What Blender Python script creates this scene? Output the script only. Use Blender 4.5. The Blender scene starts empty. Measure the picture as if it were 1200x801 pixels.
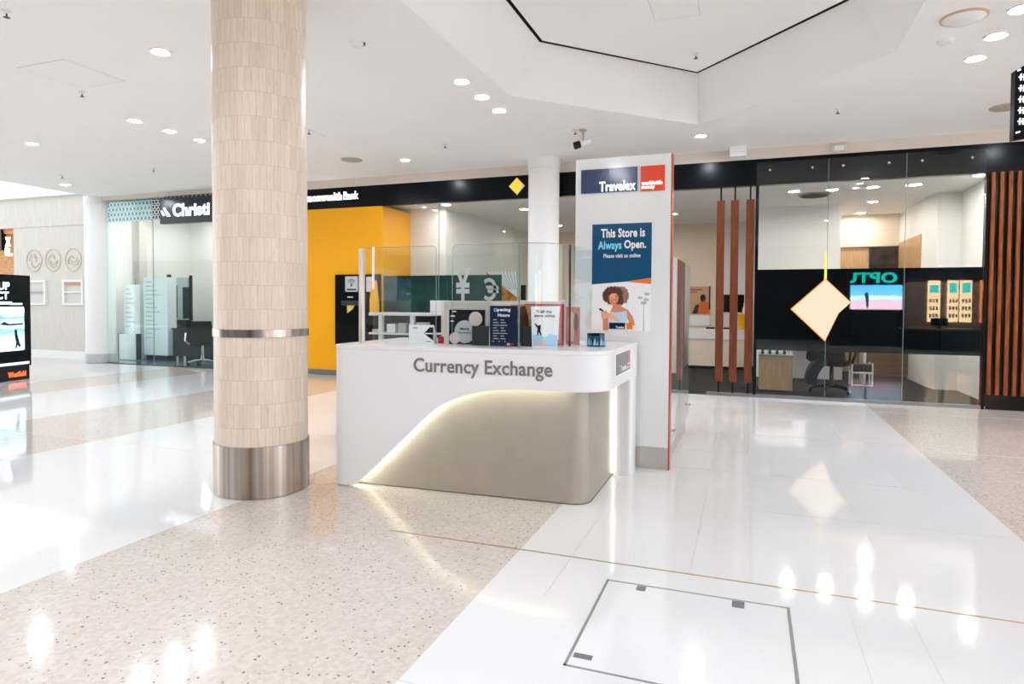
import bpy, bmesh, math, random
from mathutils import Vector, Matrix
random.seed(7)
S = bpy.context.scene
COL = S.collection
PI = math.pi
V = Vector

# ------------------------------------------------------------------ helpers
def lin(h):
    h = h.lstrip('#')
    out = []
    for i in (0, 2, 4):
        c = int(h[i:i+2], 16) / 255
        out.append(c / 12.92 if c <= .04045 else ((c + .055) / 1.055) ** 2.4)
    return (*out, 1.0)

def new_mat(name):
    m = bpy.data.materials.new(name); m.use_nodes = True
    nt = m.node_tree
    b = nt.nodes['Principled BSDF']
    return m, nt, b

def mat(name, col, rough=.5, metal=0., spec=.5, em=0., emcol=None, noise=0., nscale=8., bump=0., coat=0.):
    m, nt, b = new_mat(name)
    c = lin(col) if isinstance(col, str) else (*col, 1.)
    b.inputs['Base Color'].default_value = c
    b.inputs['Roughness'].default_value = rough
    b.inputs['Metallic'].default_value = metal
    b.inputs['Specular IOR Level'].default_value = spec
    if coat:
        b.inputs['Coat Weight'].default_value = coat
        b.inputs['Coat Roughness'].default_value = .03
    if em:
        b.inputs['Emission Color'].default_value = lin(emcol) if emcol else c
        b.inputs['Emission Strength'].default_value = em
    if noise or bump:
        tc = nt.nodes.new('ShaderNodeTexCoord'); n = nt.nodes.new('ShaderNodeTexNoise')
        n.inputs['Scale'].default_value = nscale; n.inputs['Detail'].default_value = 4
        nt.links.new(tc.outputs['Object'], n.inputs['Vector'])
        if noise:
            r = nt.nodes.new('ShaderNodeValToRGB')
            r.color_ramp.elements[0].color = tuple(x * (1 - noise) for x in c[:3]) + (1,)
            r.color_ramp.elements[1].color = tuple(min(1, x * (1 + noise * .6)) for x in c[:3]) + (1,)
            r.color_ramp.elements[0].position = .3; r.color_ramp.elements[1].position = .7
            nt.links.new(n.outputs['Fac'], r.inputs['Fac']); nt.links.new(r.outputs['Color'], b.inputs['Base Color'])
        if bump:
            bp = nt.nodes.new('ShaderNodeBump'); bp.inputs['Strength'].default_value = bump; bp.inputs['Distance'].default_value = .01
            nt.links.new(n.outputs['Fac'], bp.inputs['Height']); nt.links.new(bp.outputs['Normal'], b.inputs['Normal'])
    return m

def glass_mat(name, tint=(.96, .98, .975), ior=1.35, gloss=(1, 1, 1)):
    m = bpy.data.materials.new(name); m.use_nodes = True
    nt = m.node_tree; nt.nodes.clear()
    o = nt.nodes.new('ShaderNodeOutputMaterial'); mx = nt.nodes.new('ShaderNodeMixShader')
    t = nt.nodes.new('ShaderNodeBsdfTransparent'); g = nt.nodes.new('ShaderNodeBsdfGlossy'); f = nt.nodes.new('ShaderNodeFresnel')
    t.inputs[0].default_value = (*tint, 1); g.inputs['Color'].default_value = (*gloss, 1); g.inputs['Roughness'].default_value = 0.
    ge = nt.nodes.new('ShaderNodeNewGeometry'); mr = nt.nodes.new('ShaderNodeMapRange')   # same reflectance on both faces of a pane
    mr.inputs['To Min'].default_value = ior; mr.inputs['To Max'].default_value = 1/ior
    nt.links.new(ge.outputs['Backfacing'], mr.inputs['Value']); nt.links.new(mr.outputs[0], f.inputs['IOR'])
    nt.links.new(f.outputs[0], mx.inputs[0]); nt.links.new(t.outputs[0], mx.inputs[1]); nt.links.new(g.outputs[0], mx.inputs[2])
    nt.links.new(mx.outputs[0], o.inputs[0])
    return m

class MB:
    """mesh builder; coordinates are metres in the place"""
    def __init__(s): s.v = []; s.f = []; s.m = []; s.T = Matrix.Identity(4)
    def add(s, vs, fs, mi=0):
        n = len(s.v); s.v += [s.T @ V(p) for p in vs]
        for f in fs: s.f.append([n + i for i in f]); s.m.append(mi)
        return s
    def box(s, x0, x1, y0, y1, z0, z1, mi=0):
        vs = [(x, y, z) for z in (z0, z1) for y in (y0, y1) for x in (x0, x1)]
        return s.add(vs, [(0,2,3,1),(4,5,7,6),(0,1,5,4),(2,6,7,3),(0,4,6,2),(1,3,7,5)], mi)
    def prism(s, pts, z0, z1, mi=0):
        n = len(pts); a = sum(pts[i][0]*pts[(i+1)%n][1]-pts[(i+1)%n][0]*pts[i][1] for i in range(n))
        if a < 0: pts = pts[::-1]
        vs = [(p[0], p[1], z0) for p in pts] + [(p[0], p[1], z1) for p in pts]
        fs = [tuple(range(n-1, -1, -1)), tuple(range(n, 2*n))] + [(i, (i+1)%n, n+(i+1)%n, n+i) for i in range(n)]
        return s.add(vs, fs, mi)
    def plate(s, pts, o, r, u, d0, d1, mi=0):
        """polygon pts (a,b) on a plane with origin o, axes r,u; thickness d0..d1 along r x u"""
        o, r, u = V(o), V(r).normalized(), V(u).normalized(); n = r.cross(u)
        T = Matrix(((r.x,u.x,n.x,o.x),(r.y,u.y,n.y,o.y),(r.z,u.z,n.z,o.z),(0,0,0,1)))
        old = s.T; s.T = old @ T; s.prism(list(pts), d0, d1, mi); s.T = old
        return s
    def lathe(s, prof, c=(0,0,0), seg=32, mi=0, a0=0., a1=2*PI):
        full = abs(a1-a0-2*PI) < 1e-6; k = seg if full else seg+1
        vs = []; fs = []
        for i in range(k):
            a = a0+(a1-a0)*i/seg
            for r, z in prof: vs.append((c[0]+r*math.cos(a), c[1]+r*math.sin(a), c[2]+z))
        n = len(prof)
        for i in range(seg):
            j = (i+1) % k
            for q in range(n-1): fs.append((i*n+q, j*n+q, j*n+q+1, i*n+q+1))
        if full:
            if prof[0][0] > 1e-6: fs.append(tuple(i*n for i in range(k-1,-1,-1)))
            if prof[-1][0] > 1e-6: fs.append(tuple(i*n+n-1 for i in range(k)))
        return s.add(vs, fs, mi)
    def cyl(s, p0, p1, r0, r1=None, seg=16, mi=0):
        r1 = r0 if r1 is None else r1
        return s.tube([p0, p1], [r0, r1], seg, mi)
    def tube(s, path, r, seg=10, mi=0):
        path = [V(p) for p in path]; n = len(path)
        rs = r if isinstance(r, (list, tuple)) else [r]*n
        vs = []; fs = []; prev = None
        for i, p in enumerate(path):
            d = (path[min(i+1,n-1)]-path[max(i-1,0)]).normalized()
            if prev is None:
                a = V((0,0,1)) if abs(d.z) < .9 else V((1,0,0)); x = d.cross(a).normalized()
            else:
                x = (prev-d*prev.dot(d)).normalized()
            y = d.cross(x); prev = x
            for k in range(seg):
                t = 2*PI*k/seg; vs.append(p+(x*math.cos(t)+y*math.sin(t))*rs[i])
        for i in range(n-1):
            for k in range(seg):
                l = (k+1) % seg; fs.append((i*seg+k, i*seg+l, (i+1)*seg+l, (i+1)*seg+k))
        fs.append(tuple(range(seg-1,-1,-1))); fs.append(tuple((n-1)*seg+k for k in range(seg)))
        return s.add(vs, fs, mi)
    def strip(s, rows, closed=False, mi=0):
        """quads between consecutive rows of points"""
        n = len(rows[0]); vs = [p for r in rows for p in r]; fs = []
        m = len(rows)
        for i in range(m if closed else m-1):
            j = (i+1) % m
            for k in range(n-1): fs.append((i*n+k, j*n+k, j*n+k+1, i*n+k+1))
        return s.add(vs, fs, mi)

def link(o, parent):
    COL.objects.link(o)
    if parent is not None: o.parent = parent

WM = {}
def obj(name, mb, mats, parent=None, origin=None, bev=0., smooth=True, rot=0., fixn=True):
    """one mesh object; its coordinates are turned into those of its parent (or of its own origin)"""
    me = bpy.data.meshes.new(name)
    if parent is not None: W = WM[parent.name]
    elif origin is not None: W = Matrix.Translation(V(origin)) @ Matrix.Rotation(rot, 4, 'Z')
    else: W = Matrix.Identity(4)
    I = W.inverted()
    me.from_pydata([I @ p for p in mb.v], [], mb.f)
    mats = mats if isinstance(mats, (list, tuple)) else [mats]
    for m in mats: me.materials.append(m)
    me.polygons.foreach_set('material_index', mb.m)
    me.update()
    if fixn:
        bm = bmesh.new(); bm.from_mesh(me); bmesh.ops.recalc_face_normals(bm, faces=bm.faces); bm.to_mesh(me); bm.free()
    if smooth:
        me.polygons.foreach_set('use_smooth', [True]*len(me.polygons)); me.set_sharp_from_angle(angle=math.radians(32))
    o = bpy.data.objects.new(name, me); link(o, parent)
    if parent is None and origin is not None: o.matrix_world = W
    WM[o.name] = W
    if bev:
        b = o.modifiers.new('edge', 'BEVEL'); b.width = bev; b.segments = 2; b.limit_method = 'ANGLE'; b.angle_limit = math.radians(40)
    return o

def tag(o, label, cat=None, group=None, kind=None):
    if label: o['label'] = label
    if cat: o['category'] = cat
    if group: o['group'] = group
    if kind: o['kind'] = kind
    return o

def thing(name, label, cat, loc=(0,0,0), group=None, rot=0., kind=None):
    o = bpy.data.objects.new(name, None); o.empty_display_size = .05; COL.objects.link(o)
    o.location = loc; o.rotation_euler = (0, 0, rot)
    WM[o.name] = Matrix.Translation(V(loc)) @ Matrix.Rotation(rot, 4, 'Z')
    return tag(o, label, cat, group, kind)

def struct(name, mb, mats, label=None, cat=None, **k):
    return tag(obj(name, mb, mats, **k), label, cat, None, 'structure')

def copy_tree(root, loc, label, group=None, rot=None):
    r = root.copy(); COL.objects.link(r); r.location = loc
    if rot is not None: r.rotation_euler = (0, 0, rot)
    r['label'] = label
    if group: r['group'] = group
    for ch in root.children:
        c = ch.copy(); COL.objects.link(c); c.parent = r
        for g in ch.children:
            d = g.copy(); COL.objects.link(d); d.parent = c
    return r

def text(s, o, r, u, w, h, m, parent, name='lettering', depth=.003, bold=0., flat=False, raise_=.0005):
    """lettering fitted to the box w x h with its lower left corner at o"""
    cu = bpy.data.curves.new('t', 'FONT'); cu.body = s; cu.offset = bold; cu.resolution_u = 3
    cu.extrude = 0. if flat else .5
    if bold: cu.space_character = 1.0 + bold*1.5
    t = bpy.data.objects.new('t', cu); COL.objects.link(t)
    dg = bpy.context.evaluated_depsgraph_get(); dg.update()
    me = bpy.data.meshes.new_from_object(t.evaluated_get(dg))
    bpy.data.objects.remove(t); bpy.data.curves.remove(cu)
    xs = [v.co.x for v in me.vertices]; ys = [v.co.y for v in me.vertices]
    x0, x1, y0, y1 = min(xs), max(xs), min(ys), max(ys)
    o, r, u = V(o), V(r).normalized(), V(u).normalized(); n = r.cross(u)
    I = WM[parent.name].inverted() if parent is not None else Matrix.Identity(4)
    for v in me.vertices:
        a = (v.co.x-x0)/(x1-x0)*w; b = (v.co.y-y0)/(y1-y0)*h; c = (v.co.z+.5)*depth if not flat else 0.
        v.co = I @ (o + r*a + u*b + n*(c+raise_))
    me.materials.clear(); me.materials.append(m)
    me.name = name
    ob = bpy.data.objects.new(name, me); link(ob, parent)
    WM[ob.name] = WM[parent.name] if parent is not None else Matrix.Identity(4)
    return ob

def circ(cx, cy, r, n=24, ry=None, a0=0., a1=2*PI):
    ry = r if ry is None else ry
    full = abs(a1-a0-2*PI) < 1e-6
    k = n if full else n+1
    return [(cx+r*math.cos(a0+(a1-a0)*i/n), cy+ry*math.sin(a0+(a1-a0)*i/n)) for i in range(k)]

def rect(x0, x1, y0, y1): return [(x0,y0),(x1,y0),(x1,y1),(x0,y1)]

def rrect(x0, x1, y0, y1, r, n=6, corners='abcd'):
    """a lower left, b lower right, c upper right, d upper left"""
    out = []
    for k, cx, cy, px, py, a in (('a', x0+r, y0+r, x0, y0, PI), ('b', x1-r, y0+r, x1, y0, 1.5*PI), ('c', x1-r, y1-r, x1, y1, 0), ('d', x0+r, y1-r, x0, y1, .5*PI)):
        if k in corners: out += [(cx+r*math.cos(a+.5*PI*i/n), cy+r*math.sin(a+.5*PI*i/n)) for i in range(n+1)]
        else: out.append((px, py))
    return out

def lerp_curve(pts, x):
    for (a, b), (c, d) in zip(pts, pts[1:]):
        if x <= c: return b+(d-b)*(x-a)/(c-a)
    return pts[-1][1]

X1, Y1, Z1 = V((1,0,0)), V((0,1,0)), V((0,0,1))

# ------------------------------------------------------------------ materials
M = {}
M['paint'] = mat('ceiling paint', '#f0eeeb', .75, noise=.015, nscale=1.5)
M['paint_warm'] = mat('bulkhead paint', '#d9ccbf', .7, noise=.02, nscale=2)
M['white'] = mat('white laminate', '#e9e7e6', .22, noise=.01, nscale=3)
M['panel'] = mat('panel gloss white', '#e9e9e6', .12, noise=.01, nscale=2)
M['wall_white'] = mat('white wall paint', '#eae9e6', .6, noise=.015, nscale=2)
M['wall_cream'] = mat('cream wall paint', '#e6d8c6', .6, noise=.02, nscale=2)
M['black'] = mat('black gloss', '#090b0d', .15, spec=.3)
M['fascia'] = mat('black fascia', '#070b0f', .22, spec=.15)
M['black_matt'] = mat('black matt', '#101112', .6)
M['charcoal'] = mat('charcoal plastic', '#24272a', .4)
M['yellow'] = mat('yellow laminate', '#f0a804', .4, spec=.25, noise=.02, nscale=1.5)
M['film'] = mat('dark window film', '#070b0d', .02, spec=1.0)
M['film_green'] = mat('green black window film', '#1c4442', .05, spec=.6, noise=.6, nscale=3)
M['glass'] = glass_mat('clear glass')
M['glass_green'] = glass_mat('green tinted glass', (.94, .985, .985))
M['glass_edge'] = mat('glass edge', '#7f918d', .1, spec=.8)
M['steel'] = mat('brushed steel', '#cdc6be', .36, .7, noise=.06, nscale=6)
M['chrome'] = mat('chrome', '#d8dadb', .08, 1.)
M['grey_metal'] = mat('grey metal', '#8a8c8d', .35, .8)
M['carpet'] = mat('dark carpet', '#0c0e10', .9, noise=.3, nscale=60, bump=.3)
M['brass'] = mat('brass strip', '#b08d5a', .35, .6)
M['joint'] = mat('floor joint', '#9d9a94', .5)
M['joint_light'] = mat('pale floor joint', '#c9c6c1', .3)
M['navy'] = mat('navy sign face', '#1b2f55', .12, em=.06, emcol='#1d3560')
M['red'] = mat('orange red sign face', '#d83a08', .12, em=.08, emcol='#d83a08')
M['lit_white'] = mat('lit white letters', '#ffffff', .4, em=1.2, emcol='#eaf4ff')
M['orange'] = mat('orange edge', '#b4451b', .3)
M['print_white'] = mat('printed white', '#f4f3f2', .3)
M['print_navy'] = mat('printed navy', '#12233f', .2)
M['print_teal'] = mat('printed teal blue', '#1a5276', .12)
M['print_cyan'] = mat('printed cyan', '#7fdcf0', .3)
M['print_orange'] = mat('printed orange', '#f5781f', .3)
M['skin'] = mat('printed skin', '#d9885f', .4)
M['skin_light'] = mat('printed light skin', '#eeb28c', .4)
M['hair'] = mat('printed hair', '#5a3424', .4, noise=.5, nscale=90)
M['hair_light'] = mat('printed hair sheen', '#a5755a', .4, noise=.4, nscale=90)
M['pale_blue'] = mat('printed pale blue', '#bcd9ea', .3)
M['print_grey'] = mat('printed grey', '#b8babd', .3)
M['print_dark'] = mat('printed near black', '#14171d', .2)
M['pinkish'] = mat('printed pale pink', '#d7c3c4', .3)
M['red_plain'] = mat('red plastic', '#b51219', .3)
M['tan'] = mat('printed tan', '#c08a5a', .4, noise=.4, nscale=40)
M['lens'] = mat('downlight lens', '#ffffff', .3, em=310, emcol='#eaf0ff')
M['lens_bank'] = mat('warm downlight lens', '#ffffff', .3, em=140, emcol='#fff6ec')
M['led'] = mat('led strip', '#ffffff', .3, em=13, emcol='#f3fbe6')
M['bronze'] = mat('dark bronze letters', '#8a8279', .25, .35)
M['counter_dark'] = mat('taupe metal laminate', '#ada295', .33, .3, noise=.04, nscale=6)
M['teal'] = mat('teal sign letters', '#12a69a', .3, em=5.0, emcol='#12b0a2')
M['diamond'] = mat('lit diamond face', '#3a2f22', .3, em=.53, emcol='#ffe8ca')
M['diamond_edge'] = mat('amber diamond edge', '#6b420a', .3, em=.7, emcol='#e08a12')
M['navy_glossy'] = mat('gloss navy plate', '#3a424c', .08, spec=.9)
M['red_glossy'] = mat('gloss red plate', '#a8404c', .08, spec=.9)
M['blue_pack'] = mat('blue packet', '#0e4560', .3)
M['blue_light'] = mat('pale blue packet', '#a9d6f2', .3)
M['clear_plastic'] = glass_mat('clear plastic', (.9, .95, .96), 1.35)
M['screen_black'] = mat('screen glass', '#0a0c10', .05)
M['green_sheen'] = mat('mint gloss acrylic', '#f0f7f5', .1)
M['desk_black'] = mat('black desk gloss', '#07131a', .12)

def wood_mat(name, c0, c1, rough=.35, scale=(12, 12, .8), spec=.5):
    m, nt, b = new_mat(name)
    tc = nt.nodes.new('ShaderNodeTexCoord'); mp = nt.nodes.new('ShaderNodeMapping'); n = nt.nodes.new('ShaderNodeTexNoise'); r = nt.nodes.new('ShaderNodeValToRGB')
    mp.inputs['Scale'].default_value = scale; n.inputs['Scale'].default_value = 5; n.inputs['Detail'].default_value = 6; n.inputs['Distortion'].default_value = .6
    r.color_ramp.elements[0].color = lin(c0); r.color_ramp.elements[1].color = lin(c1)
    r.color_ramp.elements[0].position = .32; r.color_ramp.elements[1].position = .68
    nt.links.new(tc.outputs['Object'], mp.inputs[0]); nt.links.new(mp.outputs[0], n.inputs['Vector']); nt.links.new(n.outputs['Fac'], r.inputs[0]); nt.links.new(r.outputs[0], b.inputs['Base Color'])
    b.inputs['Roughness'].default_value = rough; b.inputs['Specular IOR Level'].default_value = spec
    return m
M['timber'] = wood_mat('reddish timber', '#54260e', '#7c3d1a', .45, spec=.3)
M['timber_dark'] = wood_mat('slat timber', '#6b3417', '#a3592b', .5, spec=.2)
M['oak'] = wood_mat('oak veneer', '#b48d66', '#cfa97f')
M['walnut'] = wood_mat('brown panel', '#5d4734', '#7d634b', scale=(.8, 12, 12))
M['pale_wood'] = wood_mat('whitewashed timber', '#c6c0b8', '#d8d3cd', .6, (14, 14, .5))
M['warm_wood'] = wood_mat('warm lit timber', '#c08048', '#dba468', .5, (1, 6, 6))

# stone mosaic for the big column
m, nt, b = new_mat('travertine mosaic')
N = nt.nodes.new; LK = nt.links.new
tc = N('ShaderNodeTexCoord'); sp = N('ShaderNodeSeparateXYZ'); at = N('ShaderNodeMath'); at.operation = 'ARCTAN2'
mu = N('ShaderNodeMath'); mu.operation = 'MULTIPLY'; mu.inputs[1].default_value = .33
cb = N('ShaderNodeCombineXYZ')
LK(tc.outputs['Object'], sp.inputs[0]); LK(sp.outputs['Y'], at.inputs[0]); LK(sp.outputs['X'], at.inputs[1]); LK(at.outputs[0], mu.inputs[0])
LK(mu.outputs[0], cb.inputs['X']); LK(sp.outputs['Z'], cb.inputs['Y'])
br = N('ShaderNodeTexBrick'); br.offset = .37; br.inputs['Scale'].default_value = 1.; br.inputs['Brick Width'].default_value = .048; br.inputs['Row Height'].default_value = .168
br.inputs['Mortar Size'].default_value = .0018; br.inputs['Mortar Smooth'].default_value = .3; br.inputs['Bias'].default_value = 0.
br.inputs['Color1'].default_value = lin('#e3d3c2'); br.inputs['Color2'].default_value = lin('#dac6b1'); br.inputs['Mortar'].default_value = lin('#c9b6a2')
LK(cb.outputs[0], br.inputs['Vector'])
mp = N('ShaderNodeMapping'); mp.inputs['Scale'].default_value = (60, 9, 1); n1 = N('ShaderNodeTexNoise'); n1.inputs['Scale'].default_value = 1.; n1.inputs['Detail'].default_value = 5
LK(cb.outputs[0], mp.inputs[0]); LK(mp.outputs[0], n1.inputs['Vector'])
rp = N('ShaderNodeValToRGB'); rp.color_ramp.elements[0].position = .3; rp.color_ramp.elements[0].color = (.62, .5, .4, 1); rp.color_ramp.elements[1].position = .5; rp.color_ramp.elements[1].color = (1, 1, 1, 1)
LK(n1.outputs['Fac'], rp.inputs[0])
mx = N('ShaderNodeMix'); mx.data_type = 'RGBA'; mx.blend_type = 'MULTIPLY'; mx.inputs[0].default_value = .22
LK(br.outputs['Color'], mx.inputs[6]); LK(rp.outputs['Color'], mx.inputs[7]); LK(mx.outputs[2], b.inputs['Base Color'])
b.inputs['Roughness'].default_value = .35
M['stone'] = m

# brushed steel around a column, brown reflection streaks painted into its colour
m, nt, b = new_mat('reflection streaked steel')
N = nt.nodes.new; LK = nt.links.new
tc = N('ShaderNodeTexCoord'); sp = N('ShaderNodeSeparateXYZ'); at = N('ShaderNodeMath'); at.operation = 'ARCTAN2'; cb = N('ShaderNodeCombineXYZ')
LK(tc.outputs['Object'], sp.inputs[0]); LK(sp.outputs['Y'], at.inputs[0]); LK(sp.outputs['X'], at.inputs[1]); LK(at.outputs[0], cb.inputs['X'])
n1 = N('ShaderNodeTexNoise'); n1.inputs['Scale'].default_value = 5; n1.inputs['Detail'].default_value = 3; LK(cb.outputs[0], n1.inputs['Vector'])
rp = N('ShaderNodeValToRGB'); rp.color_ramp.elements[0].position = .35; rp.color_ramp.elements[0].color = lin('#98826f'); rp.color_ramp.elements[1].position = .65; rp.color_ramp.elements[1].color = lin('#d3ccc5')
LK(n1.outputs['Fac'], rp.inputs[0]); LK(rp.outputs[0], b.inputs['Base Color'])
b.inputs['Metallic'].default_value = 1.; b.inputs['Roughness'].default_value = .26
M['steel_streak'] = m

# polished white tile and terrazzo
m, nt, b = new_mat('polished white tile')
N = nt.nodes.new; LK = nt.links.new
tc = N('ShaderNodeTexCoord'); n1 = N('ShaderNodeTexNoise'); n1.inputs['Scale'].default_value = 1.3; n1.inputs['Detail'].default_value = 6
vo = N('ShaderNodeTexVoronoi'); vo.inputs['Scale'].default_value = 22
LK(tc.outputs['Object'], n1.inputs['Vector']); LK(tc.outputs['Object'], vo.inputs['Vector'])
rp = N('ShaderNodeValToRGB'); rp.color_ramp.elements[0].color = lin('#dedddb'); rp.color_ramp.elements[1].color = lin('#e6e5e3')
LK(n1.outputs['Fac'], rp.inputs[0])
r2 = N('ShaderNodeValToRGB'); r2.color_ramp.elements[0].color = (.8, .78, .75, 1); r2.color_ramp.elements[1].color = (1, 1, 1, 1); r2.color_ramp.elements[0].position = .05; r2.color_ramp.elements[1].position = .13
LK(vo.outputs['Distance'], r2.inputs[0])
mx = N('ShaderNodeMix'); mx.data_type = 'RGBA'; mx.blend_type = 'MULTIPLY'; mx.inputs[0].default_value = .35
LK(rp.outputs[0], mx.inputs[6]); LK(r2.outputs[0], mx.inputs[7]); LK(mx.outputs[2], b.inputs['Base Color'])
b.inputs['Roughness'].default_value = .065; b.inputs['Specular IOR Level'].default_value = .6
M['tile'] = m

m, nt, b = new_mat('polished terrazzo')
N = nt.nodes.new; LK = nt.links.new
tc = N('ShaderNodeTexCoord'); n0 = N('ShaderNodeTexNoise'); n0.inputs['Scale'].default_value = 25
va = N('ShaderNodeVectorMath'); va.operation = 'MULTIPLY_ADD'; va.inputs[1].default_value = (.02, .02, .02)
LK(tc.outputs['Object'], n0.inputs['Vector']); LK(n0.outputs['Color'], va.inputs[0]); LK(tc.outputs['Object'], va.inputs[2])
vo = N('ShaderNodeTexVoronoi'); vo.inputs['Scale'].default_value = 46; LK(va.outputs[0], vo.inputs['Vector'])
# chip mask: centre of some cells only
lt = N('ShaderNodeMath'); lt.operation = 'LESS_THAN'; lt.inputs[1].default_value = .26; LK(vo.outputs['Distance'], lt.inputs[0])
sc = N('ShaderNodeSeparateColor'); LK(vo.outputs['Color'], sc.inputs[0])
g1 = N('ShaderNodeMath'); g1.operation = 'GREATER_THAN'; g1.inputs[1].default_value = .80; LK(sc.outputs[0], g1.inputs[0])
ml = N('ShaderNodeMath'); ml.operation = 'MULTIPLY'; LK(lt.outputs[0], ml.inputs[0]); LK(g1.outputs[0], ml.inputs[1])
chip = N('ShaderNodeValToRGB'); e = chip.color_ramp.elements; e[0].color = lin('#8d8178'); e[1].color = lin('#b59d86'); x = e.new(.4); x.color = lin('#6a615a')
LK(sc.outputs[1], chip.inputs[0])
base = N('ShaderNodeValToRGB'); base.color_ramp.elements[0].color = lin('#c8bcaf'); base.color_ramp.elements[1].color = lin('#d5cbc1')
LK(sc.outputs[2], base.inputs[0])
mx = N('ShaderNodeMix'); mx.data_type = 'RGBA'; LK(ml.outputs[0], mx.inputs[0]); LK(base.outputs[0], mx.inputs[6]); LK(chip.outputs[0], mx.inputs[7])
LK(mx.outputs[2], b.inputs['Base Color'])
b.inputs['Roughness'].default_value = .08; b.inputs['Specular IOR Level'].default_value = .6
M['terrazzo'] = m

# landscape on the television and picture on the totem: procedural gradients of the printed / displayed image
def ramp_screen(name, stops, axis, z0, z1, em, rough=.1):
    m, nt, b = new_mat(name)
    N = nt.nodes.new; LK = nt.links.new
    tc = N('ShaderNodeTexCoord'); sp = N('ShaderNodeSeparateXYZ'); mr = N('ShaderNodeMapRange'); n = N('ShaderNodeTexNoise'); ad = N('ShaderNodeMath'); rp = N('ShaderNodeValToRGB')
    n.inputs['Scale'].default_value = 3.; n.inputs['Detail'].default_value = 5
    mp = N('ShaderNodeMapping'); mp.inputs['Scale'].default_value = (1, 1, 5)
    LK(tc.outputs['Object'], sp.inputs[0]); LK(tc.outputs['Object'], mp.inputs[0]); LK(mp.outputs[0], n.inputs['Vector'])
    mr.inputs['From Min'].default_value = z0; mr.inputs['From Max'].default_value = z1; LK(sp.outputs[axis], mr.inputs['Value'])
    ad.operation = 'MULTIPLY_ADD'; ad.inputs[1].default_value = .25; LK(n.outputs['Fac'], ad.inputs[0]); LK(mr.outputs[0], ad.inputs[2])
    e = rp.color_ramp.elements
    e[0].position, e[0].color = stops[0][0], lin(stops[0][1]); e[1].position, e[1].color = stops[-1][0], lin(stops[-1][1])
    for p, c in stops[1:-1]:
        q = e.new(p); q.color = lin(c)
    LK(ad.outputs[0], rp.inputs[0]); LK(rp.outputs[0], b.inputs['Base Color']); LK(rp.outputs[0], b.inputs['Emission Color'])
    b.inputs['Emission Strength'].default_value = em; b.inputs['Roughness'].default_value = rough
    return m
M['tv'] = ramp_screen('beach picture', [(0., '#c9a9b4'), (.42, '#caa6b6'), (.5, '#8fb8d8'), (.6, '#d8ecf6'), (.68, '#5fa9d8'), (1., '#4d9fe0')], 2, -.4, .45, 8.)
M['totem_pic'] = ramp_screen('icy picture', [(0., '#dff4f6'), (.45, '#b9e2ea'), (.6, '#5f9db0'), (.72, '#cfeef2'), (.9, '#5b8f9f'), (1.15, '#e6fbfd')], 2, .5, 1.28, 1.0)
M['orange_pic'] = mat('orange photograph', '#d98a2c', .3, noise=.7, nscale=9)

# ------------------------------------------------------------------ camera
cam_d = bpy.data.cameras.new('camera'); cam = bpy.data.objects.new('camera', cam_d); COL.objects.link(cam); S.camera = cam
f_px, pitch, roll, yaw = 751.257, .0281471, .00529781, .3540314
cam_d.sensor_fit = 'HORIZONTAL'; cam_d.sensor_width = 36.; cam_d.lens = f_px/1200*36; cam_d.shift_y = -24.76/1200; cam_d.clip_start = .05; cam_d.clip_end = 200
fw = V((-math.sin(yaw)*math.cos(pitch), math.cos(yaw)*math.cos(pitch), -math.sin(pitch)))
rt = V((math.cos(yaw), math.sin(yaw), 0)); up = rt.cross(fw)
rt2 = rt*math.cos(roll)+up*math.sin(roll); up2 = up*math.cos(roll)-rt*math.sin(roll)
cam.matrix_world = Matrix(((rt2.x, up2.x, -fw.x, 0), (rt2.y, up2.y, -fw.y, 0), (rt2.z, up2.z, -fw.z, 1.4), (0, 0, 0, 1)))

D = 10.3          # the row of shop fronts
C = 3.72          # mall ceiling

# ------------------------------------------------------------------ floor
b = MB()
def fl(x0, x1, y0, y1, mi): b.add([(x0,y0,0),(x1,y0,0),(x1,y1,0),(x0,y1,0)], [(0,1,2,3)], mi)
yb = -9.
for x0, x1, mi in ((-30,-11.4,0),(-11.4,-10.0,1),(-10.0,-7.9,0),(-7.9,-6.1,1),(-6.1,-3.33,0),(-3.33,-1.2,1),(-1.2,1.55,0),(1.55,9,1)):
    fl(x0, x1, yb, 10.28, mi)
fl(-13.6, 9, 10.28, 18, 2); fl(-30, -13.6, 10.28, 12.6, 0)
struct('floor', b, [M['tile'], M['terrazzo'], M['carpet']], 'polished white tile and speckled beige terrazzo floor of the mall', 'floor', smooth=False, fixn=False)
b = MB(); b.box(-2.05, 9, 3.397, 3.407, 0, .0012)
struct('trim_1', b, M['brass'], 'thin brass strip set across the floor before the counter', 'floor trim')
b = MB()
for x0, x1, y in ((-.56,.03,7.36),(-.56,.03,6.33),(.03,1.55,7.33),(-.28,.03,4.36),(.03,1.55,4.62),(-1.2,1.55,5.62),(-1.2,1.55,2.05),(-10,-3.33,4.55),(-6.1,-3.33,5.6),(1.55,6,7.12),(1.55,6,9.5)):
    b.box(x0, x1, y-.0025, y+.0025, 0, .0008)
for x, y0, y1 in ((.03,3.4,10.2),(-.27,3.4,5.6),(-.9,2.9,5.1),(.7,2.,5.62),(-.29,5.62,7.36),(.93,7.33,8.4),(.45,2.,4.),(1.1,4.62,7.33)):
    b.box(x-.002, x+.002, y0, y1, 0, .0008)
struct('trim_2', b, M['joint_light'], 'fine grey joints between the floor tiles', 'floor joints')

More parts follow.
